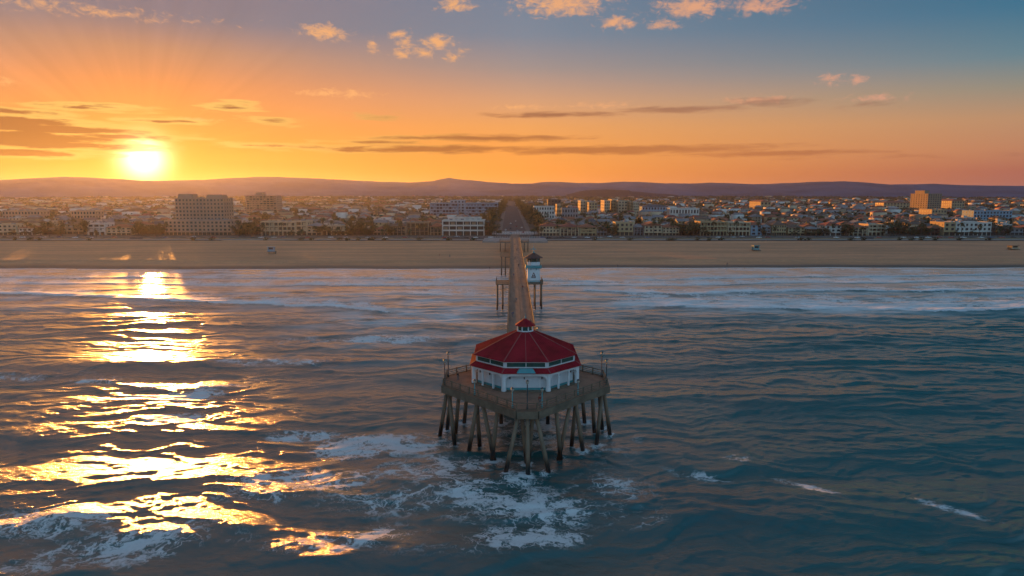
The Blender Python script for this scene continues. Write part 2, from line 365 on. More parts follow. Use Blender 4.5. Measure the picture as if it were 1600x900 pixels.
    pm = t.new('ShaderNodeMixShader'); pm.inputs[0].default_value = .20; t.l.new(p.outputs[0], pm.inputs[1]); t.l.new(p2.outputs[0], pm.inputs[2])
    mx = t.new('ShaderNodeMixShader'); t.l.new(mask, mx.inputs[0]); t.l.new(pm.outputs[0], mx.inputs[1]); t.l.new(d.outputs[0], mx.inputs[2])
    t.l.new(mx.outputs[0], out.inputs['Surface']); return m

def line_y(x, pts):
    xs = [p[0] for p in pts]; ys = [p[1] for p in pts]; return np.interp(x, xs, ys)

def build_sea():
    # distance-graded sheet: fine near the camera, coarse towards the far sides and out to sea
    yr = np.concatenate([[-6000,-3000,-1200,-500,-200,-80,-20,15,35], np.geomspace(46, 392, 760), np.linspace(393, 440, 50)])
    u = np.concatenate([[-40,-20,-10,-5,-3,-2,-1.5,-1.2], np.linspace(-1.02, 1.02, 1080), [1.2,1.5,2,3,5,10,20,40]])
    wdt = np.maximum(np.abs(yr), 62.0); wdt[yr > 392] = 392
    Y, U = np.meshgrid(yr, u, indexing='ij'); X = U*wdt[:, None]
    dx = (1.02*2/1080)*wdt[:, None]; inn = (np.abs(U) <= 1.03) & (Y >= 45)
    Z = np.zeros_like(X); DX = np.zeros_like(X); DY = np.zeros_like(X)
    r = np.random.default_rng(21)
    gust = .75+.5*FBM(3, 70)(X, Y*1.3); gust = np.clip(gust, .35, 1.4)
    damp = sstep(20, 170, shore_y(X)-Y)*.82+.18*sstep(1, 14, shore_y(X)-Y)
    swell_d = sstep(385, 230, Y)
    # wind waves: a few short-crested trains with steep faces to seaward and long gentle backs, over small isotropic chop and a swell
    wx = 5.0*FBM(61, 46)(X, Y); wy = 3.4*FBM(62, 40)(X, Y)+1.1*FBM(63, 13)(X, Y)
    for lam, ang, sl, sd_, w in ((1.3, -.55, .034, 68, .26), (1.9, .5, .036, 69, .24), (2.9, -.30, .034, 70, .20), (4.3, .38, .026, 71, .17), (6.4, -.26, .030, 72, .15), (9.5, .10, .032, 73, .14), (15, -.08, .022, 74, .16), (25, .16, .020, 75, .20)):
        th = pi/2+ang; fade = np.clip((lam/(dx*3.4+1e-6))-.6, 0, 1)
        q = (cos(th)*(X+wx)+sin(th)*(Y+wy*min(1.0, lam/8)))/lam+.35*FBM(sd_+20, lam*2.6)(X*.55, Y)
        f = q-np.floor(q); up = np.clip(f/w, 0, 1); up = up*up*(3-2*up); prof = np.where(f < w, -1+2*up, 1-2*(f-w)/(1-w))
        env = np.clip(.85+.75*FBM(sd_, lam*5.5)(X*.6, Y), .12, 1.9)
        Z += .88*sl*(1-w)*lam/2*prof*env*fade*damp*(swell_d*.7+.3)
    for i in range(90):
        lam = .9*(60/.9)**(i/89.0)
        th = pi/2+r.normal(0, .22 if lam > 18 else .75)
        k = 2*pi/lam; a = (.012 if lam < 4 else .008 if lam < 16 else .009)/k
        fade = np.clip((lam/(dx*4.5+1e-6))-.6, 0, 1)
        A = a*fade*damp*(gust if lam < 12 else 1)*(swell_d*.8+.2 if lam > 20 else 1)
        ph = k*(cos(th)*X+sin(th)*Y)+r.uniform(0, 2*pi)
        if lam > 10: ph += .9*np.sin(X*.011+r.uniform(0, 6))+.6*np.sin(X*.027+Y*.008+r.uniform(0, 6))
        c_, s_ = np.cos(ph), np.sin(ph)
        Z += A*c_; DX -= .8*A*cos(th)*s_; DY -= .8*A*sin(th)*s_
    foam = np.zeros_like(X); film = np.zeros_like(X)
    n1 = FBM(5, 26)(X, Y); n2 = FBM(9, 60)(X, Y)
    def ell(cx, cy, rx, ry, s, rot=0.0):
        c, q = cos(rot), sin(rot); xx = (X-cx)*c+(Y-cy)*q; yy = -(X-cx)*q+(Y-cy)*c
        return s*np.clip(1.25-np.sqrt((xx/rx)**2+(yy/ry)**2)+.35*n1, 0, 1)
    for e in [(-2,93,13,8,.36,0), (-13,103,11,8,.40,.1), (-22,113,11,6,.62,.15), (8,88,11,6,.40,-.2), (3,81,9,3,.55,0), (14,96,7,6,.28,0), (-16,92,13,6,.34,.2),
              (-74,141,11,3.6,.95,.12), (-66,127,7,3,.7,0), (-37,118,8,3,.55,.2), (-30,97,16,6,.4,.1), (30,100,7,2,.25,-.5), (44,96,6,1.3,.38,-.8), (60,88,6,1.3,.34,-.7), (37,107,3,2,.3,0),
              (-62,84,12,5,.45,.2), (-48,78,12,4,.5,.3), (-20,80,10,4,.4,.2), (5,118,16,14,.22,0), (6,160,10,12,.45,0), (-40,200,26,6,.5,.1), (-60,170,18,4,.35,0)]:
        foam = np.maximum(foam, ell(*e))
    # breaking and broken wave lines: (points, crest height, crest width, foam strength, foam reach shoreward)
    lines = [([(-400,305),(-222,292),(-150,276),(-72,256),(-40,246)], .85, 3.0, 2.1, 8.0),
             ([(-300,352),(-120,346),(0,338),(60,330)], .35, 2.2, .8, 10.0),
             ([(28,300),(70,292),(150,300),(260,306),(420,312)], .75, 3.0, 1.5, 8.0),
             ([(40,262),(110,252),(150,246),(200,256),(260,250),(400,245)], .8, 3.4, 2.3, 16.0),
             ([(60,340),(150,352),(260,360),(420,366)], .35, 2.4, .8, 7.0),
             ([(-420,336),(-220,326),(-100,318),(-10,322)], .3, 2.2, 1.5, 10.0),
             ([(10,316),(90,322),(200,334),(420,342)], .3, 2.2, 1.5, 10.0),
             ([(-60,296),(-20,288),(0,284)], .3, 2.4, .95, 14.0),
             ([(70,206),(110,198),(150,196),(200,200)], .75, 4.0, .0, 3.0),
             ([(-140,170),(-100,166),(-60,170)], .55, 4.0, .0, 3.0),
             ([(-75,80),(-45,82.5),(-20,80),(5,77)], 1.15, 3.2, .12, 3.0),
             ([(-130,160),(-75,146),(-50,150)], .6, 3.5, .3, 4.0)]
    for pts, hgt, wd, fs, rc in lines:
        x0, x1 = pts[0][0], pts[-1][0]
        end = sstep(x0-4, x0+18, X)*(1-sstep(x1-18, x1+4, X))
        yl = line_y(X, pts)+1.6*n2+.8*n1+2.0*np.sin(X*.06)
        d = Y-yl; amp = end*(.65+.5*np.clip(n1+.4, 0, 1))
        Z += hgt*amp*np.where(d < 0, np.exp(-(d/wd)**2), np.exp(-(d/(wd*1.9))**2))
        if fs: foam = np.maximum(foam, fs*amp*sstep(-wd*.9, -wd*.1, d)*np.exp(-np.clip(d, 0, None)/rc)*(1+.45*n1))
    # thin foam film of the surf zone
    film = sstep(215, 290, Y)*.48+.3*np.exp(-((Y-362)/26)**2)
    film = np.maximum(film, 1.05*np.exp(-((X-100)/95)**2-((Y-264)/24)**2)); film = np.maximum(film, .8*np.exp(-((X+130)/100)**2-((Y-290)/14)**2))
    film = np.maximum(film, .8*np.exp(-((X+25)/48)**2-((Y-250)/60)**2))
    film *= np.clip(.85+.5*n2, 0, 1.2)
    sh = shore_y(X)-Y
    foam = np.maximum(foam, 1.25*np.exp(-((sh-1.5)/2.2)**2)*(.8+.4*n1)*(inn))
    foam = np.maximum(foam, .8*np.exp(-((sh-13-3*n2)/2.0)**2)*np.clip(.5+n1, 0, 1)*inn)
    for tx, ty, fx, fy in PILES:
        if fy > 375: continue
        m_ = (np.abs(Y-fy) < 3) & (np.abs(X-fx) < 3)
        foam[m_] = np.maximum(foam[m_], (.50+.4*n1[m_])*np.exp(-((np.hypot(X[m_]-fx-.3*n2[m_], (Y[m_]-fy)*.8)-.3)/1.1)**2))
    Z *= inn*sstep(45, 60, Y); DX *= inn*sstep(45, 60, Y); DY *= inn*sstep(45, 60, Y)
    me = grid_mesh('sea', X+DX, Y+DY, Z, sea_mat(), {'foam': foam*inn, 'film': film*inn})
    link(me, 'sea', kind='structure')
build_sea()

# ------------------------------------------------------------------ beach, land, hills
def sand_mat():
    m = bpy.data.materials.new('sand'); m.use_nodes = True; t = NT(m.node_tree); p = t.n['Principled BSDF']
    g = t.new('ShaderNodeNewGeometry'); pos = g.outputs['Position']; s = t.new('ShaderNodeSeparateXYZ'); t.l.new(pos, s.inputs[0])
    n = t.noise(t.v('MULTIPLY', pos, (.25, 1, 1)), .05, 5.0, .6, .5); n2 = t.noise(t.v('MULTIPLY', pos, (.5, 1, 1)), .6, 5.0, .65)
    n3 = t.noise(t.v('MULTIPLY', pos, (.03, 1, 0)), .09, 4.0, .6)
    n = t.m('ADD', t.m('MULTIPLY', n, .5), t.m('MULTIPLY', n3, .5))
    c = t.mix(t.mr(n, .36, .64), (.80,.36,.18), (.44,.215,.11)); c = t.mix(t.mr(n2, .35, .75, 0, .5), c, (.24,.15,.10))
    wet = t.mr(t.m('ADD', s.outputs[2], t.m('MULTIPLY', n2, .5)), .55, 1.1, 1, 0, smooth=True)
    c = t.mix(wet, c, (.115,.085,.065)); t.l.new(c, p.inputs['Base Color']); t.l.new(t.mr(wet, 0, 1, .72, .5), p.inputs['Roughness'])
    p.inputs['Specular IOR Level'].default_value = .22; p.inputs['Sheen Weight'].default_value = .0; p.inputs['Sheen Roughness'].default_value = .45; p.inputs['Sheen Tint'].default_value = (1,.8,.6,1)
    tr = t.noise(t.v('MULTIPLY', pos, (.06, 1, 1)), .5, 4.0, .6)
    b = t.new('ShaderNodeBump'); b.inputs['Strength'].default_value = .6; b.inputs['Distance'].default_value = .5
    t.l.new(t.m('ADD', n2, t.m('MULTIPLY', tr, 1.2)), b.inputs['Height']); t.l.new(b.outputs[0], p.inputs['Normal']); return m
def build_land():
    yr = np.concatenate([np.linspace(378, 450, 110), np.linspace(452, 578, 80)]); xr = np.concatenate([[-8000,-3000,-1200,-700], np.linspace(-480, 480, 320), [700,1200,3000,8000]])
    Y, X = np.meshgrid(yr, xr, indexing='ij')
    Z = beach_z(X, Y)+.10*FBM(31, 22)(X*.5, Y)*sstep(396, 420, Y)+.28*FBM(33, 70)(X*.5, Y)*sstep(425, 470, Y)*sstep(575, 545, Y)
    link(grid_mesh('beach', X, Y, Z, sand_mat()), 'beach', kind='structure')
    yr = np.concatenate([np.linspace(571, 700, 12), np.geomspace(720, 60000, 60)]); xr = np.concatenate([-np.geomspace(60000, 300, 30), np.linspace(-250, 250, 20), np.geomspace(300, 60000, 30)])
    Y, X = np.meshgrid(yr, xr, indexing='ij')
    link(grid_mesh('ground', X, Y, land_z(Y), pmat('town_ground', (.085,.072,.055), .9, .5, .02, c2=(.045,.048,.030))), 'ground', kind='structure')
def land_z(y):
    return np.interp(y, [560, 590, 640, 900, 1500, 2600, 3600, 60000], [3.6, 3.9, 4.2, 6.5, 10.0, 15.0, 21.0, 21.0])
build_land()

RIDGE = [(-900,283),(-500,279),(-250,281),(0,281),(60,278),(100,276),(150,278),(190,280),(225,282),(270,282),(320,281),(360,278),(410,276),(450,277),(500,279),(560,282),(600,284),(640,285),(675,283),(690,279.5),(702,277.5),
         (716,280),(740,282),(770,285),(800,287),(830,286),(855,284),(880,284.5),(905,286),(940,285.5),(975,284),(1000,284),(1030,286),(1075,287),(1110,285.5),(1150,287),(1200,287.5),(1250,285.5),(1290,284),(1320,283.5),
         (1350,285),(1390,288),(1430,288),(1460,287),(1500,289),(1550,290),(1600,290.5),(1750,287),(2000,291),(2400,286)]
def build_hills():
    ra = np.array([azel(p, y)[0] for p, y in RIDGE]); re = np.array([azel(p, y)[1] for p, y in RIDGE])
    az = np.concatenate([np.linspace(-80, -45, 40), np.linspace(-44.9, 45, 760), np.linspace(45.2, 80, 40)])
    rr = np.concatenate([np.linspace(3500, 4380, 22), np.linspace(4430, 4760, 14), np.linspace(4860, 6200, 10)])
    Rr, A = np.meshgrid(rr, az, indexing='ij'); X = Rr*np.sin(np.radians(A)); Y = Rr*np.cos(np.radians(A))
    H = CAM_H+4600*np.tan(np.radians(np.interp(A, ra, re)))+FBM(44, 230)(X, Y*.2)*2.5
    t = np.where(Rr < 4600, sstep(3500, 4600, Rr)**1.15, 1-.9*sstep(4600, 6200, Rr))
    gul = FBM(41, 480)(X, Y)*.5+FBM(43, 160)(X, Y)*.35
    Z = 20+(H-20)*np.clip(t*(1+.30*gul*np.clip(1-np.abs(t), 0, 1)*2), -.1, 1)
    Z[0] = 14; Z[-1] = 4
    hm = pmat('hazed_hill_scrub', (.09,.112,.185), .95, .4, .004, spec=.05)  # scrub colour turned blue to carry part of the distance haze
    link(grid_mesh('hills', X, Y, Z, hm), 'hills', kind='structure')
    # flat-topped mound standing in front of the range
    a0, a1 = azel(885, 300)[0], azel(1060, 300)[0]; az = np.linspace(a0, a1, 120); rr = np.linspace(3150, 3800, 24)
    Rr, A = np.meshgrid(rr, az, indexing='ij'); X = Rr*np.sin(np.radians(A)); Y = Rr*np.cos(np.radians(A))
    px = np.array([885,900,915,930,945,965,983,986,1000,1020,1045,1060]); py = np.array([304,300.5,297.5,296.4,296.2,296.8,297.4,299.2,299.8,302,303.4,305])
    H = CAM_H+3450*np.tan(np.radians([azel(p, y)[1] for p, y in zip(px, py)])); H = np.interp(A, [azel(p, 300)[0] for p in px], H)
    t = sstep(3150, 3430, Rr)*(1-sstep(3520, 3800, Rr)); Z = 12+(H-12)*np.clip(t, 0, 1)+FBM(51, 110)(X, Y)*1.2*np.clip(t, 0, 1)
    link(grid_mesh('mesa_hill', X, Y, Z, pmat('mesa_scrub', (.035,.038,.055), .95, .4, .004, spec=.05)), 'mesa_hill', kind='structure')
build_hills()

# ------------------------------------------------------------------ haze
def build_haze():
    m = bpy.data.materials.new('haze_air'); m.use_nodes = True; t = NT(m.node_tree); t.n.clear()
    o = t.new('ShaderNodeOutputMaterial'); v = t.new('ShaderNodeVolumePrincipled')
    v.inputs['Color'].default_value = (.66,.69,1.0,1); v.inputs['Density'].default_value = 3.9e-5; v.inputs['Anisotropy'].default_value = .64
    t.l.new(v.outputs[0], o.inputs['Volume'])
    b = MB().box(-61000, 61000, -6100, 61000, -25, 172)
    ob = b.build('haze', m, kind='stuff'); return ob
build_haze()

# ------------------------------------------------------------------ pier
def build_pier():
    pier = thing('pier', 'long wooden pier on timber piles running from the beach out to a diamond platform', 'pier', (PX, PY, 0))
    Lx = lambda x: x-PX
    Ly = lambda y: y-PY
    # platform: board floor, edge beams, joists underneath
    MB().prism(PLAT, DECK-.35, DECK).build('platform_floor', M['platform'], pier)
    n = len(PLAT)
    for i in range(n):
        a, b = Vector((*PLAT[i], 0)), Vector((*PLAT[(i+1)%n], 0))
        if i == 4: continue
        d = (b-a).normalized(); out = Vector((d.y, -d.x, 0))*.17
        MB().beam(a+out+Vector((0,0,DECK-.62)), b+out+Vector((0,0,DECK-.62)), .30, 1.15).build('edge_beam', M['beam'], pier)
    j = MB()
    for x in np.arange(-12.5, 12.6, 2.5):
        h = 15.0-abs(x)*1.1
        j.box(x-.15, x+.15, -h*.95, min(h*.95, 12.5), DECK-1.0, DECK-.36)
    j.build('joists', M['beam'], pier, kind='stuff').name = 'joist_row'
    for y in (-9.5, -3.0, 3.5, 9.0):
        w = 16.6-abs(y)*1.12
        MB().box(-min(w,13.9), min(w,13.9), y-.2, y+.2, DECK-1.5, DECK-1.02).build('cap_beam', M['beam'], pier)
    # walkway
    wy0, wy1 = 13.2, Ly(PIER_END)
    MB().box(-HW, HW, wy0, wy1, DECK-.35, DECK-.006).build('walkway_floor', M['deck'], pier)
    MB().box(-.09, .09, wy0, wy1, DECK-.005, DECK+.012).build('floor_seam', M['beam'], pier)
    for s in (-1, 1):
        MB().box(s*HW-.13, s*HW+.13, wy0+.4, wy1, DECK-.75, DECK+.18).build('kerb_beam', M['beam'], pier)
    # side platforms
    for x0, x1, y0, y1 in SIDES:
        MB().box(Lx(x0), Lx(x1), Ly(y0), Ly(y1), DECK-.40, DECK-.012).build('side_platform', M['beam'], pier)
        e = MB(); xo = Lx(x0 if x0 < 0 else x1)
        for z in (DECK+.55, DECK+1.1):
            e.box(xo-.05, xo+.05, Ly(y0), Ly(y1), z-.05, z+.05)
            for yy in (Ly(y0), Ly(y1)): e.box(min(Lx(x0), Lx(x1)), max(Lx(x0), Lx(x1)), yy-.05, yy+.05, z-.05, z+.05)
        e.build('side_rail', M['beam'], pier)
        p = MB()
        for yy in np.linspace(Ly(y0), Ly(y1), 5): p.box(xo-.09, xo+.09, yy-.09, yy+.09, DECK-.3, DECK+1.3)
        p.build('side_rail_posts', M['beam'], pier, kind='stuff').name = 'post_row'
    # piles
    for k, (tx, ty, fx, fy) in enumerate(PILES):
        top = Vector((Lx(tx), Ly(ty), DECK-.5)); foot = Vector((Lx(fx), Ly(fy), 0)); gnd = float(beach_z(fx, fy)) if fy > 380 else 0
        low = foot+(foot-top)*(.14 if fy < 380 else 0)
        low.z = -1.4 if fy < 380 else gnd-.8
        r = .36 if k < NP else .28
        MB().tube(top, low, r*.86, r*1.06, 10 if k < NP else 7).build('pile', M['pile'], pier, smooth=True)
    for y in BENTS:
        MB().box(-3.5, 3.5, Ly(y)-.2, Ly(y)+.2, DECK-.95, DECK-.38).build('bent_cap', M['beam'], pier)
    # railings: posts are parts, rails one part a side
    post = MB().box(-.085, .085, -.085, .085, -.15, 1.22).box(-.11, .11, -.11, .11, 1.22, 1.30).mesh('rail_post', M['beam'])
    posty = MB().box(-.085, .085, -.085, .085, 0, 1.1).mesh('rail_post_walkway', M['rail'])
    def run(a, b, step, me, skip_last=True):
        a = Vector(a); b = Vector(b); L = (b-a).length; k = max(1, round(L/step))
        for i in range(k if skip_last else k+1):
            p = a.lerp(b, i/k); link(me, 'rail_post', pier, loc=p, rz=atan2((b-a).y, (b-a).x))
    for i in range(n):
        if i == 4: continue
        a, b = Vector((*PLAT[i], DECK)), Vector((*PLAT[(i+1)%n], DECK))
        c = Vector((PLAT[i][0]+PLAT[(i+1)%n][0], PLAT[i][1]+PLAT[(i+1)%n][1], 0)).normalized()*.12
        a -= c; b -= c
        run(a, b, 2.4, post)
        m = MB()
        for z, h in ((1.16, .13), (.78, .07), (.45, .07), (.16, .16)): m.beam(a+Vector((0,0,z)), b+Vector((0,0,z)), .10, h)
        m.build('platform_rail', M['beam'], pier)
    for s in (-1, 1):
        x = s*(HW-.16)
        run((x, wy0+.5, DECK), (x, wy1, DECK), 4.6, posty)
        m = MB()
        for z, h in ((1.10, .14), (.75, .08), (.42, .08)): m.box(x-.08, x+.08, wy0+.2, wy1, DECK+z-h/2, DECK+z+h/2)
        m.build('walkway_rail', M['rail'], pier)
    return pier
build_pier()

def build_lamps():
    def lamp(h):
        m = MB(); m.lathe([(.16,0),(.16,.5),(.10,.6),(.085,h-.5),(.06,h-.3)], n=8)
        l = MB(); l.lathe([(.05,h-.32),(.20,h-.18),(.26,h+.02),(.18,h+.22),(.05,h+.30)], n=8)
        c = MB(); c.lathe([(.28,h+.22),(.16,h+.34),(.02,h+.46)], n=8)
        return m, l, c
    def put(x, y, h, mat, label, group):
        t = thing('lamp_post', label, 'lamp post', (PX+x, PY+y, DECK), 0, group)
        a, b, c = lamp(h); a.build('pole', mat, t, True); b.build('lantern', M['lantern'], t, True); c.build('lamp_cap', M['dmetal'], t)
    g = 'lamp posts round the edge of the pier platform'
    put(-14.0,-3.1, 4.3, M['dmetal'], 'tall dark pole at the left corner of the platform, nearer of the two', g)
    put(-13.9, 2.4, 4.3, M['dmetal'], 'tall dark pole at the left corner of the platform, farther of the two', g)
    put( 14.0,-3.1, 4.3, M['dmetal'], 'tall dark pole at the right corner of the platform, nearer of the two', g)
    put( 13.9, 2.4, 4.3, M['dmetal'], 'tall dark pole at the right corner of the platform, farther of the two', g)
    put( 0.0,-16.8, 4.4, M['dmetal'], 'middle pole at the front tip of the platform', g)
    put(-2.3,-16.0, 3.0, M['teal'], 'teal pole just left of the front tip of the platform', g)
    put( 2.3,-16.0, 3.0, M['teal'], 'teal pole just right of the front tip of the platform', g)
    put(-8.5,-9.2, 2.4, M['teal'], 'teal pole halfway along the front left edge of the platform', g)
    put( 8.5,-9.2, 2.4, M['teal'], 'teal pole halfway along the front right edge of the platform', g)
    put( 3.2, 27, 4.0, M['rail'], 'sunlit lamp post on the right walkway rail just behind the red roof', g)
build_lamps()

# ------------------------------------------------------------------ red roofed octagonal pavilion
def octo(a, rot=0.0):
    r = a/cos(pi/8); return [(r*cos(-pi/2-pi/8+i*pi/4+rot), r*sin(-pi/2-pi/8+i*pi/4+rot)) for i in range(8)]
def build_pavilion():
    t = thing('octagonal_pavilion', 'white octagonal building with two tiered red roof and lantern top at the pier end', 'building', (PX, 120.2, DECK))
    # floor plinth
    MB().prism(octo(9.5), .004, .10).build('plinth', M['beam'], t)
    AW, AC = 8.35, 9.35                                # inner wall and colonnade apothems
    iw, oc = octo(AW), octo(AC)
    for i in range(8):
        a, b = Vector((*iw[i], 0)), Vector((*iw[(i+1)%8], 0)); u = (b-a).normalized(); nrm = Vector((u.y, -u.x, 0)); L = (b-a).length
        P = lambda s_, z, o=0.0: a+u*s_+nrm*o+Vector((0,0,z))
        def slab(m, s0, s1, z0, z1, o0, o1):
            q = [P(s0,z0,o0),P(s1,z0,o0),P(s1,z0,o1),P(s0,z0,o1),P(s0,z1,o0),P(s1,z1,o0),P(s1,z1,o1),P(s0,z1,o1)]
            m.add(q, [(0,3,2,1),(4,5,6,7),(0,1,5,4),(1,2,6,5),(2,3,7,6),(3,0,4,7)]); return m
        slab(MB(), 0, L, .1, 3.75, -.2, 0).build('wall', M['white'], t)
        slab(MB(), .02, L-.02, .1, .48, .003, .05).build('base_band', M['teal'], t)
        # two big shutters a side with a dark joint between and a small lamp over them
        for s0, s1 in ((L*.17, L*.495), (L*.505, L*.83)):
            sh = slab(MB(), s0, s1, .50, 2.85, .003, .06).build('shutter', M['shutter'], t)
        slab(MB(), L*.06, L*.145, .5, 2.7, .003, .05).build('side_door', M['shutter'], t)
        slab(MB(), L*.855, L*.94, .5, 2.7, .003, .05).build('side_door', M['shutter'], t)
        for q in (.11, .46, .89): slab(MB(), L*q-.09, L*q+.09, 2.0, 2.35, .062, .2).build('wall_lamp', M['dmetal'], t)
        # colonnade
        a2, b2 = Vector((*oc[i], 0)), Vector((*oc[(i+1)%8], 0)); u = (b2-a2).normalized(); nrm = Vector((u.y, -u.x, 0)); L2 = (b2-a2).length; a = a2
        if i in (0,):      posts = []
        else:              posts = [L2*.33, L2*.67]
        for s_ in posts: slab(MB(), s_-.14, s_+.14, .1, 2.8, -.34, -.06).build('post', M['white'], t)
        # spandrel with rounded openings
        edges = [.42]+posts+[L2-.42]; m = MB()
        spans = [(edges[k], edges[k+1]) for k in range(len(edges)-1)]
        for k, (s0, s1) in enumerate(spans):
            g0 = s0+(.14 if k > 0 else 0); g1 = s1-(.14 if k < len(spans)-1 else 0)
            rl = .9 if (k == 0) else .28; rr_ = .9 if (k == len(spans)-1) else .28
            N = 28
            def zo(s):
                z = 2.72
                if s < g0+rl: z -= rl-sqrt(max(0, rl*rl-(g0+rl-s)**2))
                if s > g1-rr_: z -= rr_-sqrt(max(0, rr_*rr_-(s-g1+rr_)**2))
                return z
            ss = [g0+(g1-g0)*(.5-.5*cos(pi*q/N)) for q in range(N+1)]
            for q in range(N):
                z0, z1 = zo(ss[q]), zo(ss[q+1])
                f = [P(ss[q],z0,-.05),P(ss[q+1],z1,-.05),P(ss[q+1],3.3,-.05),P(ss[q],3.3,-.05),P(ss[q],z0,-.30),P(ss[q+1],z1,-.30),P(ss[q+1],3.3,-.30),P(ss[q],3.3,-.30)]
                m.add(f, [(0,1,2,3),(7,6,5,4),(0,4,5,1)])
        for s_ in posts: slab(m, s_-.14, s_+.14, 2.8, 3.3, -.30, -.05)
        m.build('arch_panel', M['white'], t)
        # corner pillar
        c = Vector((*oc[i], 0)); k_ = MB(); w = .36
        ang = atan2(c.y, c.x); k_.lathe([(.44, .1), (.44, .5), (.40, .55), (.40, 3.3)], (c.x*.965, c.y*.965), 8)
        k_.build('corner_pillar', M['white'], t)
    # frieze, lower roof ring, clerestory, upper roof: one part for each side of the octagon
    def ring(name, a0, z0, a1, z1, th, mat, seams=0, seam_mat=None):
        p, q = octo(a0), octo(a1)
        for i in range(8):
            k = (i+1) % 8; A, B, C, D_ = Vector((*p[i],z0)), Vector((*p[k],z0)), Vector((*q[k],z1)), Vector((*q[i],z1))
            dz = Vector((0,0,-th)); m = MB().add([A,B,C,D_,A+dz,B+dz,C+dz,D_+dz], [(0,1,2,3),(7,6,5,4),(0,4,5,1),(1,5,6,2),(2,6,7,3),(3,7,4,0)])
            nr = (B-A).cross(D_-A).normalized()
            for s_ in range(1, seams+1):                # standing seams run up the slope and stop at the hips
                f = s_/(seams+1); lo = A.lerp(B, f); uu = (B-A).normalized(); x0 = (lo-A).dot(uu); L0 = (B-A).length; L1 = (C-D_).length; off = (L0-L1)/2
                mid_up = lambda g: (A+B)/2+((D_+C)/2-(A+B)/2)*g+uu*(x0-L0/2)
                g = 1.0 if off <= x0 <= L0-off else max(.02, min(x0, L0-x0)/off)
                m.beam(mid_up(.005)+nr*.02, mid_up(g*.985)+nr*.02, .05, .06)
            m.build(name, mat, t)
    ring('lower_roof_panel', 9.75, 3.32, 8.72, 3.95, .10, M['red'], 13)
    MB().prism(octo(9.72), 3.21, 3.219).build('soffit', M['white'], t)
    p = octo(8.60); pw = octo(8.66)
    for i in range(8):
        a, b = Vector((*p[i], 0)), Vector((*p[(i+1)%8], 0)); u = (b-a).normalized(); nrm = Vector((u.y, -u.x, 0)); L = (b-a).length
        def slab(m, s0, s1, z0, z1, o0, o1):
            P = lambda s_, z, o: a+u*s_+nrm*o+Vector((0,0,z))
            q = [P(s0,z0,o0),P(s1,z0,o0),P(s1,z0,o1),P(s0,z0,o1),P(s0,z1,o0),P(s1,z1,o0),P(s1,z1,o1),P(s0,z1,o1)]
            m.add(q, [(0,3,2,1),(4,5,6,7),(0,1,5,4),(1,2,6,5),(2,3,7,6),(3,0,4,7)]); return m
        w = slab(MB(), 0, L, 3.6, 5.05, -.3, -.06).build('clerestory_wall', M['white'], t)
        slab(MB(), .35, L-.35, 4.12, 4.86, -.055, -.02).build('clerestory_window', M['green_glass'], t)
        fr = MB(); slab(fr, .2, L-.2, 4.00, 4.12, -.055, .06); slab(fr, .2, L-.2, 4.86, 4.99, -.055, .06); slab(fr, .2, .35, 4.121, 4.859, -.055, .06); slab(fr, L-.35, L-.2, 4.121, 4.859, -.055, .06)
        slab(fr, L/2-.05, L/2+.05, 4.121, 4.859, -.055, .045)
        fr.build('window_frame', M['white'], t)
    MB().prism(octo(8.95), 5.02, 5.10).build('eave_board', M['white'], t)
    ring('upper_roof_panel', 9.02, 5.14, 1.5, 8.62, .10, M['red'], 17)
    for nm, a0, z0, a1, z1 in (('ridge_cap', 9.04, 5.16, 1.5, 8.64), ('lower_ridge_cap', 9.77, 3.34, 8.74, 3.97)):
        q0, q1 = octo(a0), octo(a1)
        for i in range(8): MB().beam((*q0[i], z0), (*q1[i], z1), .16, .10).build(nm, M['redtrim'], t)
    MB().beam((0, -9.03, 5.17), (0, -1.55, 8.64), .10, .09).build('roof_rib', M['redtrim'], t)
    # lantern on top
    lw = octo(1.32)
    MB().prism(octo(1.45), 8.30, 8.78).build('lantern_base', M['white'], t)
    MB().prism(octo(1.18), 8.78, 9.55).build('lantern_core', M['green_glass'], t)
    for i in range(8):
        x, y = lw[i]; MB().tube((x, y, 8.77), (x, y, 9.56), .11, n=6).build('lantern_post', M['white'], t)
    MB().prism(octo(1.42), 9.55, 9.66).build('lantern_head', M['white'], t)
    ring('lantern_roof_panel', 1.75, 9.68, .12, 10.85, .06, M['red'])
    MB().lathe([(.14,10.75),(.10,10.95),(.16,11.05),(.05,11.2),(.02,11.75)], n=8).build('finial', M['teal'], t)
    # dark teal gabled sign box over the front eave
    sg = MB(); sg.add([(-1.55,-9.9,3.36),(1.55,-9.9,3.36),(1.05,-9.5,4.02),(-1.05,-9.5,4.02),(-1.55,-9.2,3.5),(1.55,-9.2,3.5),(1.05,-8.95,4.02),(-1.05,-8.95,4.02)],
           [(0,1,2,3),(7,6,5,4),(0,4,5,1),(1,5,6,2),(2,6,7,3),(3,7,4,0)])
    sg.build('sign_board', M['teal'], t)
build_pavilion()

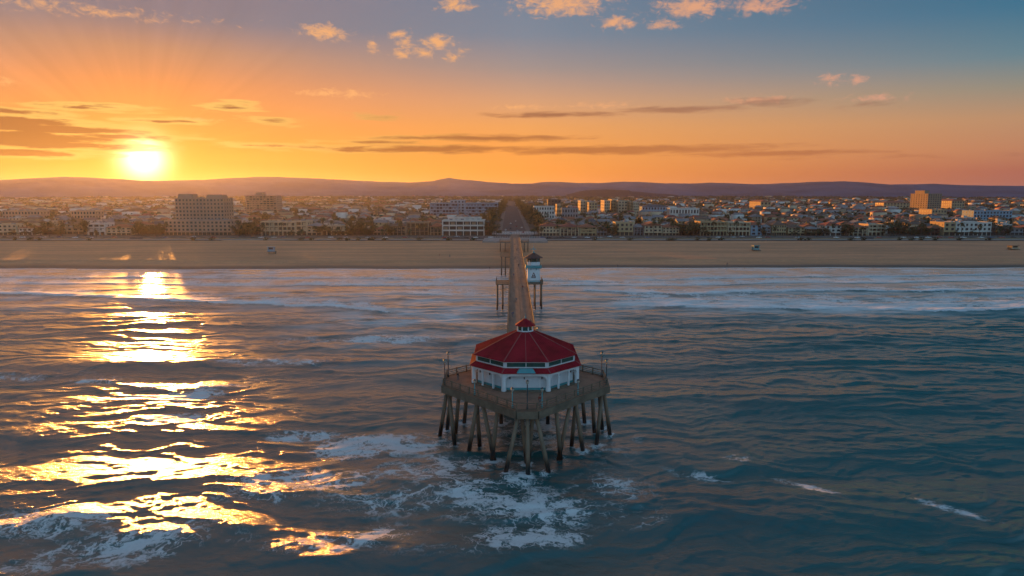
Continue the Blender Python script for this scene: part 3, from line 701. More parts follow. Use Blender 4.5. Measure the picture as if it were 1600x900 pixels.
# ------------------------------------------------------------------ lifeguard tower on the walkway
def build_tower():
    t = thing('lookout_tower', 'white lookout tower with teal balcony and brown pointed roof beside the walkway', 'tower', (8.1, 255.8, DECK))
    W = 2.35
    lw = MB().box(-W, W, -W, W, 0, 5.3); lower = lw.build('lower_wall', M['white'], t)
    # emblem: dark triangular outline with a wave bar on the front wall
    em = MB()
    for a, b in (((-.75,1.75),(0,3.6)), ((0,3.6),(.75,1.75)), ((.75,1.75),(-.75,1.75))):
        em.beam((a[0],-W-.03,a[1]), (b[0],-W-.03,b[1]), .05, .26)
    em.box(-.35, .35, -W-.06, -W-.003, 2.2, 2.55); em.build('emblem', M['shade'], lower)
    MB().box(-W-.06, W+.06, -W-.06, W+.06, .0, .35).build('plinth', M['teal'], t)
    MB().box(-3.0, 3.0, -3.0, 3.0, 5.3, 5.55).build('balcony_floor', M['teal'], t)
    br = MB()
    for s in (-1, 1): br.box(s*2.95-.05, s*2.95+.05, -3, 3, 5.552, 6.35).box(-2.9, 2.9, s*2.95-.05, s*2.95+.05, 5.553, 6.36)
    br.build('balcony_rail', M['teal'], t)
    for k in range(8):
        a = k*pi/4+pi/8; MB().beam((cos(a)*2.3, sin(a)*2.3, 4.3), (cos(a)*2.95, sin(a)*2.95, 5.28), .15, .15).build('bracket', M['teal'], t)
    o = octo(2.35)
    MB().prism(o, 5.55, 7.55).build('upper_wall', M['white'], t)
    MB().prism(octo(2.18), 7.55, 8.85).build('window_band', M['green_glass'], t)
    for x, y in o: MB().tube((x*.97, y*.97, 7.54), (x*.97, y*.97, 8.86), .10, n=6).build('mullion', M['shade'], t)
    MB().prism(octo(2.4), 8.85, 9.05).build('eave_board', M['shade'], t)
    q = octo(3.45)
    for i in range(8):
        a, b = q[i], q[(i+1)%8]; c = (a[0]*.05, a[1]*.05); d = (b[0]*.05, b[1]*.05)
        MB().add([(*a,9.06),(*b,9.06),(*d,11.0),(*c,11.0),(*a,8.98),(*b,8.98),(*d,10.9),(*c,10.9)], [(0,1,2,3),(7,6,5,4),(0,4,5,1),(1,5,6,2),(2,6,7,3),(3,7,4,0)]).build('roof_panel', M['shade'], t)
    MB().lathe([(.45,10.75),(.45,11.2),(.2,11.35),(.12,12.1)], n=8).build('roof_vent', M['teal'], t)
    MB().box(-1.0, 1.0, -.18, .18, 12.1, 12.4).box(-.18, .18, -.18, .18, 12.4, 13.1).box(-.05,.05,-.05,.05,13.1,14.2).build('loudspeaker_mast', M['teal'], t)
    MB().tube((-1.7,-2.9,0), (-1.7,-2.9,8.3), .07, n=6).build('flag_pole', M['white'], t)
build_tower()

# ------------------------------------------------------------------ town: materials
W = {}
for k, c in dict(cream=(.54,.41,.27), white=(.62,.57,.51), pink=(.46,.29,.20), tan=(.30,.21,.135), brown=(.13,.08,.055), grey=(.26,.25,.255), blue=(.25,.34,.42), yellow=(.44,.32,.18), brick=(.16,.075,.055), dark=(.075,.060,.05)).items():  # yellow also paints sunlight onto many walls; blue, shade onto one white house
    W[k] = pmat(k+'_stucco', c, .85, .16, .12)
RF = {k: pmat(k+'_roof', c, .8, .35, .5) for k, c in dict(terracotta=(.30,.105,.06), grey=(.22,.21,.21), brown=(.14,.095,.07), pale=(.50,.46,.42), slate=(.10,.105,.12), red=(.26,.07,.05)).items()}
M['glass'] = pmat('window_glass', (.025,.028,.032), .12, .4, .5, spec=.6)
M['recess'] = pmat('room_shade_and_rail', (.07,.058,.048), .8, .4, .4)  # dark colour paints shade inside rooms and shopfronts; dark balcony rails share it
M['asphalt'] = pmat('asphalt', (.055,.053,.055), .8, .3, .3)
M['paving'] = pmat('pale_paving', (.33,.28,.25), .75, .25, .25)
M['walk'] = pmat('grey_pavement', (.14,.125,.115), .8, .3, .25)
M['paint'] = pmat('road_paint', (.72,.70,.66), .5, .15, .6)
M['hedge'] = pmat('hedge_leaves', (.055,.062,.022), .85, .45, .6)
M['leaf'] = pmat('tree_leaves', (.062,.070,.024), .8, .5, .35, c2=(.030,.038,.014))
M['leaf2'] = pmat('olive_leaves', (.085,.075,.030), .8, .5, .35, c2=(.045,.042,.018))
M['palm'] = pmat('palm_leaves', (.060,.068,.026), .75, .4, .5)
M['trunk'] = pmat('bark', (.11,.085,.065), .9, .4, .8)

# ------------------------------------------------------------------ roads and paving
def build_roads():
    z = lambda y: float(land_z(y))
    xs = np.linspace(-1500, 1500, 2); 
    def strip(name, pts, w, mat, dz, kind='structure', n=40):
        (x0, y0), (x1, y1) = pts; m = MB(); q = Vector((y1-y0, -(x1-x0), 0)).normalized()*w/2; vs = []
        for i in range(n+1):
            f = i/n; x = x0+(x1-x0)*f; y = y0+(y1-y0)*f; vs += [(x-q.x, y-q.y, z(y-q.y)+dz), (x+q.x, y+q.y, z(y+q.y)+dz)]
        m.add(vs, [(2*i, 2*i+1, 2*i+3, 2*i+2) for i in range(n)]); return m.build(name, mat, kind=kind)
    # sea front: path, car park, road; each laid a little above the other
    strip('promenade', ((-1600, 582), (1600, 582)), 9, M['paving'], .10)
    strip('road', ((-1600, 607), (1600, 607)), 22, M['asphalt'], .10)
    strip('pavement', ((-1600, 621), (1600, 621)), 5, M['paving'], .24)
    strip('road', ((2.4, 618.0), (-5, 2500)), 24, M['asphalt'], .30, n=60)
    for s in (-1, 1): strip('pavement', ((2.4+s*14.6, 626), (-5+s*14.6, 2500)), 5.0, M['walk'], .45, n=60)
    for k, yy in enumerate((760, 900, 1060, 1260, 1500, 1800)): strip('road', ((-1200, yy), (1200, yy)), 11, M['asphalt'], .20, n=2)
    strip('plaza', ((2.4, 640), (2.2, 690)), 46, M['paving'], .55, n=8)
    m = MB()
    for yy in (646, 668):
        for x in np.arange(-19, 23, 2.4): m.box(x, x+1.3, yy, yy+5, z(yy)+.60, z(yy+5)+.64)
    m.build('crossing_stripes', M['paint'], kind='structure')
    # plaza at the head of the pier
    MB().box(-24, 29, 552, 596, 3.3, 4.62).build('plaza', M['paving'], kind='structure')
    # zebra crossings and centre line
    m = MB()
    for x in np.arange(-20, 26, 2.2): m.box(x, x+1.2, 598.6, 602.6, z(607)+.106, z(607)+.125); m.box(x, x+1.2, 611.2, 615.2, z(607)+.16, z(607)+.18)
    m.build('crossing_stripes', M['paint'], kind='structure')
    m = MB()
    for x in np.arange(-560, 560, 9.0): m.box(x, x+4, 606.9, 607.15, z(607)+.11, z(607)+.13)
    m.build('lane_marking', M['paint'], kind='structure')
build_roads()

# ------------------------------------------------------------------ buildings
def hip_roof(m, x0, x1, y0, y1, z, h, ov=.6, mi=0, gable=False):
    x0 -= ov; x1 += ov; y0 -= ov; y1 += ov; w, d = x1-x0, y1-y0
    if w >= d:
        k = 0 if gable else min(d/2, w/2-.2); a = (x0+k, (y0+y1)/2, z+h); b = (x1-k, (y0+y1)/2, z+h)
        m.add([(x0,y0,z),(x1,y0,z),(x1,y1,z),(x0,y1,z),a,b], [(3,2,1,0),(0,1,5,4),(2,3,4,5),(1,2,5),(3,0,4)], mi)
    else:
        k = 0 if gable else min(w/2, d/2-.2); a = ((x0+x1)/2, y0+k, z+h); b = ((x0+x1)/2, y1-k, z+h)
        m.add([(x0,y0,z),(x1,y0,z),(x1,y1,z),(x0,y1,z),a,b], [(3,2,1,0),(0,1,4),(1,2,5,4),(2,3,5),(3,0,4,5)], mi)
    return m

def block(px0, px1, pyt, Y, depth, label, wall='cream', style='punched', floors=3, roof='flat', roofc='grey', rot=0.0, bays=None, ground='open', trim=None, cat='building', base=None, name='seafront_building', group=None, steps=()):
    """a building whose front spans the picture columns px0..px1 at distance Y and whose top reaches picture row pyt"""
    zb = float(land_z(Y)) if base is None else base
    x0, x1 = x_at(px0, Y, zb), x_at(px1, Y, zb); w = x1-x0
    top = CAM_H+Y*tan(atan((450-pyt)/FPX)-PITCH); H = max(4.0, top-zb); rh = 0
    if roof in ('hip', 'gable'): rh = min(3.2, H*.28); H -= rh
    elif roof == 'flat': H -= .7
    t = thing(name, label, cat, ((x0+x1)/2, Y, zb), rot, group)
    wm = W[wall]; tm = W[trim or wall]; hw = w/2; fh = H/floors
    bays = bays or max(2, round(w/5.0))
    if style == 'punched':
        MB().box(-hw, hw, 0, depth, -1.5, H).build('wall', wm, t)
        for f in range(floors):
            z = f*fh; m = MB(); fr = MB()
            if f == 0 and ground == 'open':
                for b in range(bays):
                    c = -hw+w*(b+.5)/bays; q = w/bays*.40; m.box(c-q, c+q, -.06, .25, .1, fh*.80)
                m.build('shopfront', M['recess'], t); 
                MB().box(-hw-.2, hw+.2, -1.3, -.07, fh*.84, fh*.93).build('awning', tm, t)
                continue
            for b in range(bays):
                c = -hw+w*(b+.5)/bays; q = w/bays*(.22 if (b+f) % 3 else .30); a0, a1 = z+fh*.26, z+fh*.80
                m.box(c-q, c+q, -.05, .2, a0, a1); fr.box(c-q-.18, c+q+.18, -.20, -.004, a0-.22, a0-.01)
            for s in (-1, 1):
                k = max(1, round(depth/6))
                for b in range(k):
                    c = depth*(b+.5)/k; m.box(s*hw-(.2 if s > 0 else .05), s*hw+(.05 if s > 0 else .2), c-.8, c+.8, z+fh*.28, z+fh*.78)
            m.build('window_row', M['glass'], t, kind='stuff'); fr.build('sill_row', tm, t, kind='stuff')
    else:                                            # loggias: slabs and piers before a dark panel painted as room shade
        MB().box(-hw+.01, hw-.01, 1.9, depth, -1.5, H).build('wall', wm, t)
        MB().box(-hw+.25, hw-.25, 1.78, 1.895, .05, H-.3).build('room_fronts', M['recess'], t).name = 'room_shade_panel'
        for f in range(1, floors+1):
            MB().box(-hw-.1, hw+.1, 0, 1.9, f*fh-.42 if f < floors else H-.6, f*fh if f < floors else H+.01).build('floor_slab', tm, t)
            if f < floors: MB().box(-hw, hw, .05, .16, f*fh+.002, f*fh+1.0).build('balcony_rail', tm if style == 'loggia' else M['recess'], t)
        m = MB(); r = random.Random(int(px0*7+pyt))
        for b in range(bays+1):
            c = -hw+w*b/bays; q = .32 if 0 < b < bays else .45; c = min(max(c, -hw+q), hw-q); m.box(c-q, c+q, .02, 1.88, -1.0, H-.61)
        m.build('pier_row', tm, t)
        m = MB()
        for f in range(1, floors):
            for b in range(bays):
                if r.random() < .5: c = -hw+w*(b+.5)/bays; m.box(c-w/bays*.28, c+w/bays*.28, 1.60, 1.775, f*fh+.05, f*fh+fh*.75)
        if m.v: m.build('inner_wall_row', wm, t, kind='stuff')
        m = MB()
        for f in range(floors):
            for s in (-1, 1):
                k = max(1, round(depth/7))
                for b in range(k):
                    c = 2.5+(depth-3)*(b+.5)/k; m.box(s*hw-(.2 if s > 0 else .05), s*hw+(.05 if s > 0 else .2), c-.8, c+.8, f*fh+fh*.3, f*fh+fh*.75)
        m.build('window_row', M['glass'], t, kind='stuff')
    if roof == 'flat':
        m = MB(); p = .32
        m.box(-hw-.15, hw+.15, -.15, p, H+.005, H+.72).box(-hw-.15, hw+.15, depth-p, depth+.15, H+.005, H+.72).box(-hw-.15, -hw+p, p+.002, depth-p-.002, H+.006, H+.71).box(hw-p, hw+.15, p+.002, depth-p-.002, H+.006, H+.71)
        m.build('parapet', tm, t)
        MB().box(-hw+p+.01, hw-p-.01, p+.01, depth-p-.01, H+.01, H+.2).build('roof', RF[roofc], t)
        r = random.Random(int(px1*3)); m = MB()
        for _ in range(max(1, int(w/14))):
            c = r.uniform(-hw*.75, hw*.75); d = r.uniform(depth*.3, depth*.8); m.box(c-1.4, c+1.4, d-1, d+1, H+.2, H+1.5)
        m.build('roof_plant', W['grey'], t, kind='stuff')
    else:
        hip_roof(MB(), -hw, hw, 0, depth, H+.01, rh, .8, gable=(roof == 'gable')).build('roof', RF[roofc], t)
    for (q0, q1, extra, nm) in steps:                # penthouses, stair heads
        a, b = -hw+w*q0, -hw+w*q1
        MB().box(a, b, depth*.25, depth*.8, H, H+extra).build('penthouse', tm, t)
        MB().box(a-.2, b+.2, depth*.25-.2, depth*.8+.2, H+extra, H+extra+.3).build('penthouse_roof', RF[roofc], t)
    return t

FR = 'buildings of the seafront row'
def build_front():
    B = lambda *a, **k: block(*a, group=FR, **k)
    B(-40,-6,352,640,18,'cream seafront house at the far left edge of the photo',wall='cream',floors=2)
    B(-2,27,350,640,16,'pale cream seafront block, leftmost whole building of the front row',wall='cream',floors=3,bays=4)
    B(30,57,352,642,16,'small pale seafront house second from the left',wall='white',floors=2,bays=4,roof='hip',roofc='terracotta')
    B(66,92,356,650,14,'low brown seafront building half hidden by trees at left',wall='brown',floors=2,roof='hip',roofc='brown')
    B(96,132,355,655,16,'low tan seafront building among trees left of the sun',wall='tan',floors=2,roof='flat')
    B(137,165,349,640,16,'white seafront house with a tall central opening below the sun',wall='white',style='loggia',floors=3,bays=3,roof='flat',roofc='pale')
    B(167,205,351,640,16,'cream seafront house with paired windows below the sun',wall='cream',floors=3,bays=5,roof='hip',roofc='terracotta')
    B(207,252,355,655,16,'low brown seafront building under the setting sun',wall='brown',floors=2,roof='flat')
    B(258,362,344,640,26,'long three storey podium wing of the seafront hotel',wall='pink',floors=4,bays=16,roof='flat',trim='pink',ground='open')
    B(276,352,309,690,24,'eight storey pink hotel tower standing behind its podium wing',wall='pink',floors=9,bays=14,roof='flat',trim='pink',ground='none',steps=((.02,.30,4.0,0),(.60,.92,3.4,0)))
    B(366,404,357,650,16,'low tan building beside palms right of the hotel podium',wall='tan',floors=2,roof='flat')
    B(408,462,346,636,20,'cream three storey arcaded block with square openings',wall='cream',style='loggia',floors=3,bays=8,roof='flat',roofc='grey')
    B(462,480,345,637,20,'tall cream frame bay between two arcaded blocks',wall='cream',style='loggia',floors=3,bays=2,roof='flat',roofc='grey')
    B(480,502,348,639,18,'cream bay with big upper windows left of the low villa',wall='cream',floors=3,bays=3,roof='hip',roofc='grey')
    B(503,540,352,640,18,'low cream villa with arched ground floor behind dark hedges',wall='cream',style='loggia',floors=2,bays=5,roof='flat',roofc='pale')
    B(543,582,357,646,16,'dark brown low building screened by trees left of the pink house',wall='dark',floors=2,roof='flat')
    B(584,606,354,642,14,'pink and white house with red hipped roof',wall='pink',floors=2,bays=4,roof='hip',roofc='red')
    B(608,634,348,640,18,'tan three storey row house with dark balconies',wall='tan',style='balcony',floors=3,bays=4,roof='hip',roofc='brown')
    B(635,670,347,640,18,'olive brown three storey row house beside the tan one',wall='brown',style='balcony',floors=3,bays=5,roof='flat',trim='tan')
    B(672,690,349,638,18,'brown bay with orange balconies at the left end of the white framed block',wall='yellow',style='balcony',floors=3,bays=3,roof='hip',roofc='terracotta',trim='tan')
    B(691,757,344,634,24,'white framed two storey restaurant block over dark shopfronts left of the pier',wall='tan',style='loggia',floors=3,bays=6,roof='flat',roofc='pale',trim='white')
    B(700,752,339.5,664,16,'long pale flat roofed pavilion behind the white framed block',wall='white',floors=4,roof='flat',roofc='pale',ground='none')
    B(758,768,347,640,30,'narrow brown building on the left corner of the main street',wall='brown',floors=3,roof='flat')
    # right of the street
    B(843,874,348,632,26,'cream corner building with red tiled roof and sunlit left wall right of the street',wall='cream',floors=3,bays=6,roof='hip',roofc='red')
    B(875,905,349,633,20,'cream shop building with red tiled roof, second right of the street',wall='cream',style='balcony',floors=3,bays=5,roof='hip',roofc='red')
    B(906,932,350,633,20,'yellow shop building with balcony and red tiled roof',wall='yellow',style='loggia',floors=3,bays=4,roof='hip',roofc='terracotta')
    B(933,948,353,634,16,'narrow grey house at the right end of the shop row',wall='grey',floors=2,bays=3,roof='hip',roofc='slate')
    B(962,989,347,634,20,'tall cream house with bright sunlit left wall and tiny windows',wall='yellow',floors=3,bays=4,roof='flat',roofc='pale')  # sunlight on the cream wall is put in as yellow stucco
    B(990,1006,350,638,16,'pale grey infill house with balconies beside the sunlit cream house',wall='grey',style='balcony',floors=3,bays=3,roof='hip',roofc='grey')
    B(1007,1034,347,634,20,'cream house with orange lit gable and dark garage',wall='cream',floors=3,bays=4,roof='gable',roofc='terracotta')
    B(1035,1061,350,636,18,'cream house with small square windows and wide garage',wall='cream',floors=3,bays=5,roof='hip',roofc='terracotta')
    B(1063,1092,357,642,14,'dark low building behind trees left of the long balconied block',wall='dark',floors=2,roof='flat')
    B(1094,1136,346,634,22,'long yellow balconied block, left half',wall='yellow',style='loggia',floors=3,bays=8,roof='flat',roofc='terracotta')
    B(1137,1172,347,634,22,'long cream balconied block, right half over blue garages',wall='cream',style='loggia',floors=3,bays=6,roof='flat',roofc='pale')
    B(1173,1190,346,634,22,'blue shaded white house with orange lit roof terrace',wall='blue',floors=3,bays=2,roof='hip',roofc='terracotta',ground='none')  # blue wall colour paints the shade on a white house
    B(1191,1204,350,638,16,'narrow grey house right of the blue shaded house',wall='grey',floors=3,bays=2,roof='hip',roofc='grey')
    B(1206,1228,346,636,20,'yellow sunlit house with vertical window strips',wall='yellow',floors=3,bays=6,roof='hip',roofc='brown')
    B(1231,1257,351,636,18,'tan house with two bays right of the yellow striped house',wall='yellow',floors=3,bays=4,roof='hip',roofc='brown')
    B(1259,1284,354,636,16,'low tan house with wide garage arches',wall='tan',style='loggia',floors=2,bays=3,roof='hip',roofc='grey')
    B(1289,1314,347,634,18,'white three storey house with red roof terrace and two bays',wall='white',floors=3,bays=3,roof='hip',roofc='red')
    B(1326,1355,350,634,18,'cream house under a bright sunlit roof edge',wall='cream',style='balcony',floors=3,bays=4,roof='hip',roofc='terracotta')
    B(1356,1383,350,634,18,'cream balconied house left of the dark tree clump',wall='cream',style='loggia',floors=3,bays=4,roof='flat',roofc='pale')
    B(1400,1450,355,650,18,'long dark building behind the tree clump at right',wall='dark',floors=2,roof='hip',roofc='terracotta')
    B(1453,1472,353,640,16,'brown brick house left of the white modern block',wall='brick',style='balcony',floors=2,bays=3,roof='hip',roofc='brown')
    B(1474,1492,347,634,22,'sunlit cream left wing of the white modern block',wall='yellow',floors=3,bays=2,roof='flat',roofc='pale')  # lit end of the block, its sunlight painted as yellow walls
    B(1492.4,1548,347,634,22,'long white modern block with blue shaded front',wall='white',floors=3,bays=8,roof='flat',roofc='pale',ground='open')
    B(1549,1569,351,640,16,'dark brick house right of the white modern block',wall='brick',floors=2,bays=3,roof='hip',roofc='brown')
    B(1572,1598,354,640,16,'low grey house near the right edge of the photo',wall='grey',floors=2,bays=4,roof='hip',roofc='brown')
    B(1602,1650,351,640,18,'tan seafront house cut by the right edge of the photo',wall='tan',floors=3,roof='hip',roofc='terracotta')
build_front()
def build_inland():
    g = 'larger inland buildings'
    B = lambda *a, **k: block(*a, group=g, name='inland_building', **k)
    B(385,433,305.5,1080,26,'tall pale eight storey apartment tower with roof house right of the sun',wall='pink',floors=9,bays=9,roof='flat',style='loggia',steps=((.28,.50,5.0,0),))
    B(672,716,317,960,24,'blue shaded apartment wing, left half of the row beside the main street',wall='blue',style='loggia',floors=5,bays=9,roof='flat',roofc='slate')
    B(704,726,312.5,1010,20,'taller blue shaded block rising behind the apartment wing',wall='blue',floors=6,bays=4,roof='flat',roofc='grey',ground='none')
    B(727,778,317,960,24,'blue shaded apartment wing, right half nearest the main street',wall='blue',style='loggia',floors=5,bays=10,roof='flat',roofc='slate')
    B(856,876,311.5,1000,24,'square dark brown block on the right of the main street',wall='dark',floors=6,bays=4,roof='flat',ground='none')
    B(834,866,322,860,18,'long white office building behind the red roofed shops',wall='white',floors=4,bays=8,roof='flat',roofc='pale',ground='none')
    B(870,876.5,319,880,30,'narrow sunlit slab right of the white office building',wall='yellow',floors=4,bays=2,roof='flat',ground='none')  # yellow walls carry the sunlight in their colour
    B(878,903,325,850,18,'pale grey flat roofed building inland of the shop row',wall='grey',floors=3,bays=6,roof='flat',roofc='pale',ground='none')
    for i, (a, b, y, D) in enumerate(((907,918,313.5,1080),(920,933,316,1040),(944,953,313,1100),(956,963,311.5,1120),(966,980,313.5,1090),(984,988,315,1070),(989,998,316,1060))):
        B(a,b,y,D,46,('first','second','third','fourth','fifth','sixth','seventh')[i]+' from the left in the row of inland blocks with orange sunlit side walls',wall='yellow' if i % 2 else 'cream',floors=5,bays=3,roof='flat',ground='none')  # every second block has its sunlight painted in as yellow walls
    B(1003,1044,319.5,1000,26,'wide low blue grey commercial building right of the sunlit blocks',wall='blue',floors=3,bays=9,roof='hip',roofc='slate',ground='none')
    B(1046,1092,325,900,18,'long low white building right of the blue grey one',wall='white',floors=2,bays=10,roof='flat',roofc='pale',ground='none')
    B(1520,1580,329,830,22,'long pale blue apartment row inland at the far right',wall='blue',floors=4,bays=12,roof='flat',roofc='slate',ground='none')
    B(1447,1470,302.5,1120,42,'tall brown slab tower with sunlit left end near the right side',wall='tan',floors=10,bays=6,roof='flat',rot=.10,ground='none',steps=((.05,.40,5.5,0),))
    B(1380,1420,314,1250,30,'wide orange lit hillside block left of the brown tower',wall='yellow',floors=4,bays=8,roof='hip',roofc='terracotta',ground='none')  # orange light painted in by the yellow wall colour
    B(1486,1506,311,1250,60,'orange lit block right of the brown tower',wall='yellow',floors=4,bays=5,roof='hip',roofc='terracotta',ground='none')  # yellow stucco stands in for the orange light here too
    B(1455,1478,327,930,30,'low building with bright orange side below the brown tower',wall='yellow',floors=3,bays=5,roof='flat',ground='none')  # all walls yellow to paint the sun on its side
    B(1188,1204,312.5,1250,60,'house with glowing orange wall on the skyline at right of centre',wall='yellow',floors=3,bays=3,roof='hip',roofc='terracotta',ground='none')  # glow of the wall put into its yellow colour
    B(5,64,329,850,18,'long low pink building among trees at the far left',wall='pink',floors=3,bays=12,roof='flat',roofc='pale',ground='none')
    B(112,150,329,860,18,'long low pale building left of the sun glare',wall='pink',floors=3,bays=8,roof='flat',roofc='pale',ground='none')
build_inland()

# ------------------------------------------------------------------ where things stand, in words
ZONES = [(-1e9,60,'at the far left edge of town'),(60,140,'left of the sun glare'),(140,250,'right under the setting sun'),(250,370,'around the tall pink hotel'),(370,450,'below the pale apartment tower'),
         (450,545,'behind the cream arcaded blocks'),(545,610,'behind the pink and white house'),(610,672,'behind the olive brown row houses'),(672,765,'below the blue shaded apartments'),(765,835,'beside the main street'),
         (835,905,'behind the red roofed corner shops'),(905,960,'behind the yellow shop building'),(960,1010,'behind the sunlit cream house'),(1010,1063,'behind the orange gabled house'),(1063,1137,'behind the yellow balconied block'),
         (1137,1205,'behind the blue garages'),(1205,1260,'behind the yellow striped house'),(1260,1325,'behind the white three storey house'),(1325,1395,'behind the sunlit roof edge at right'),(1395,1475,'below the brown slab tower'),
         (1475,1550,'behind the white modern block'),(1550,1e9,'at the far right edge of town')]
def zone(x, Y):
    px = 800+FPX*x/(Y*cos(PITCH)+(CAM_H-6)*sin(PITCH))
    for a, b, s in ZONES:
        if a <= px < b: return s
_seen = {}
def uniq_tag(o, label, cat, group):
    """alike things that nothing tells apart share one label and one group"""
    tag(o, label, cat, group); _seen.setdefault(label, []).append(o)
    if len(_seen[label]) > 1:
        for q in _seen[label]: q['group'] = label
ROWW = [w+' inland row' for w in ('first', 'second', 'third', 'fourth', 'fifth', 'sixth', 'seventh', 'eighth')]

# ------------------------------------------------------------------ houses
FOOT = [o.location.copy() for o in col.objects if o.get('category') == 'building' and o.name.startswith('inland')]
def free(x, y, r=15):
    if abs(x-(2.4-.0039*(y-618))) < (23 if y < 1000 else 18)+r*.5: return False
    if any(abs(y-yy) < 5.5+r*.45 for yy in (760, 900, 1060, 1260, 1500, 1800)): return False
    return not any(abs(x-f.x) < 32+r*.5 and -r*.7 < y-f.y < 30+r for f in FOOT)
WALLN = {'cream':'cream','white':'white','pink':'pink','tan':'tan','grey':'grey','yellow':'yellow','brown':'brown'}
def build_houses():
    r = random.Random(11); protos = []
    combos = [('cream','terracotta','hip'),('white','terracotta','hip'),('white','grey','gable'),('tan','brown','hip'),('pink','terracotta','gable'),('grey','slate','hip'),('cream','brown','gable'),('white','pale','flat'),
              ('yellow','terracotta','hip'),('tan','grey','gable'),('white','slate','gable'),('brown','brown','hip'),('cream','pale','flat'),('grey','pale','flat'),('pink','brown','hip'),('yellow','grey','gable'),('white','brown','hip'),('tan','red','hip')]
    for k, (w, rf, sh) in enumerate(combos):
        hw, d, H, fl = r.uniform(5.5, 8.5), r.uniform(10, 15), (6.2 if k % 3 else 8.6), (2 if k % 3 else 3)
        t = thing('house', 'x', 'house')
        MB().box(-hw, hw, 0, d, -2, H).build('wall', W[w], t)
        m = MB()
        if sh == 'flat': m.box(-hw-.2, hw+.2, -.2, d+.2, H+.01, H+.6).box(-hw*.4, hw*.2, d*.4, d*.7, H+.61, H+2.6)
        else: hip_roof(m, -hw, hw, 0, d, H+.01, r.uniform(2.0, 3.2), .6, gable=(sh == 'gable'))
        if k % 2: m.box(hw*.3, hw*.3+.9, d*.6, d*.6+.9, H, H+3.6)
        m.build('roof', RF[rf], t)
        m = MB()
        for f in range(fl):
            for c in np.linspace(-hw*.62, hw*.62, 3):
                if (f+k+int(c)) % 4: m.box(c-.75, c+.75, -.05, .2, f*2.95+.9, f*2.95+2.3)
            for s in (-1, 1):
                for c in (d*.3, d*.7): m.box(s*hw-(.2 if s > 0 else .05), s*hw+(.05 if s > 0 else .2), c-.6, c+.6, f*2.95+1.0, f*2.95+2.2)
        m.build('window_row', M['glass'], t, kind='stuff')
        protos.append((t, w, rf, sh, fl)); 
    used = set(); n = 0; Y = 668.0; row = 0; rest = []
    while Y < 3500:
        s = max(1.0, Y/1000.0); x = -.80*Y-20
        while x < .80*Y+20:
            x += r.uniform(15, 22)*s*(1.12 if row < 7 else 1.0); y = Y+r.uniform(-5, 5)*s
            if not free(x, y): continue
            if r.random() < (.16 if Y < 1400 else .30 if Y < 2600 else .62): continue
            if n < 285 and Y < 900:
                k = r.randrange(len(protos)); t, w, rf, sh, fl = protos[k]
                o = t if k not in used else copy_tree(t); used.add(k); n += 1
                o.location = (x, y, float(land_z(y))); o.rotation_euler.z = r.choice((0, 0, .05, -.07, pi/2))+r.uniform(-.05, .05)
                uniq_tag(o, f"{'tall' if fl == 3 else 'low'} {w} house, {rf} {sh if sh != 'hip' else 'hipped'} roof, {ROWW[row]}, {zone(x, y)}", 'house', 'houses behind the seafront')
            else: rest.append((x, y, s))
        row += 1; Y += 27*max(1.0, (Y/1000.0)**1.15)
    # the rest of the town: thousands of small houses too far off to count, one mesh
    P = np.array(rest); N = len(P); g = np.random.default_rng(5)
    hw = g.uniform(5, 9, N)*np.sqrt(P[:,2]); hd = g.uniform(5, 8, N)*np.sqrt(P[:,2]); H = g.choice([4.6, 6.4, 7.4, 10.5], N, p=[.22,.33,.27,.18]); rh = g.choice([.3, 1.8, 2.4, 3.0], N)
    z = np.interp(P[:,1], [560,590,640,900,1500,2600,3600,60000],[3.6,3.9,4.2,6.5,10,15,21,21]); a = g.choice([0, .1, -.12, pi/2], N)+g.uniform(-.1, .1, N)
    def pt(u, v, zz): 
        c, s_ = np.cos(a), np.sin(a); return np.stack([P[:,0]+u*c-v*s_, P[:,1]+u*s_+v*c, zz], -1)
    V = np.stack([pt(-hw,-hd,z-3),pt(hw,-hd,z-3),pt(hw,hd,z-3),pt(-hw,hd,z-3),pt(-hw,-hd,z+H),pt(hw,-hd,z+H),pt(hw,hd,z+H),pt(-hw,hd,z+H),
                  pt(-hw*.45,0*hd,z+H+rh),pt(hw*.45,0*hd,z+H+rh)], 1).reshape(-1, 3)
    F = np.array([(0,1,5,4),(1,2,6,5),(2,3,7,6),(3,0,4,7),(4,5,9,8),(6,7,8,9),(5,6,9,9),(7,4,8,8)])
    Q = (np.arange(N)[:,None,None]*10+F[None]).reshape(-1, 4)
    wk = ['cream','white','pink','tan','grey','brown','yellow']; rk = ['terracotta','grey','brown','pale','slate','red']
    wi = g.choice(7, N, p=[.2,.2,.1,.17,.1,.15,.08]); ri = g.choice(6, N, p=[.25,.2,.25,.08,.12,.1])+7
    mi = np.concatenate([np.repeat(wi[:,None], 4, 1), np.repeat(ri[:,None], 4, 1)], 1).ravel()
    # triangles need their own loops: split hips off as true triangles
    tri = np.array([2*0+1]*0)
    bm_v = V; quads = Q.reshape(N, 8, 4)[:, :6].reshape(-1, 4); tris = Q.reshape(N, 8, 4)[:, 6:, :3].reshape(-1, 3); mm = mi.reshape(N, 8)
    me = bpy.data.meshes.new('town_houses'); nq, nt_ = len(quads), len(tris)
    me.vertices.add(len(V)); me.vertices.foreach_set('co', V.astype(np.float32).ravel())
    me.loops.add(nq*4+nt_*3); me.loops.foreach_set('vertex_index', np.concatenate([quads.ravel(), tris.ravel()]).astype(np.int32))
    me.polygons.add(nq+nt_); me.polygons.foreach_set('loop_start', np.concatenate([np.arange(nq)*4, nq*4+np.arange(nt_)*3]).astype(np.int32))
    me.polygons.foreach_set('loop_total', np.concatenate([np.full(nq, 4), np.full(nt_, 3)]).astype(np.int32))
    for k in wk: me.materials.append(W[k])
    for k in rk: me.materials.append(RF[k])
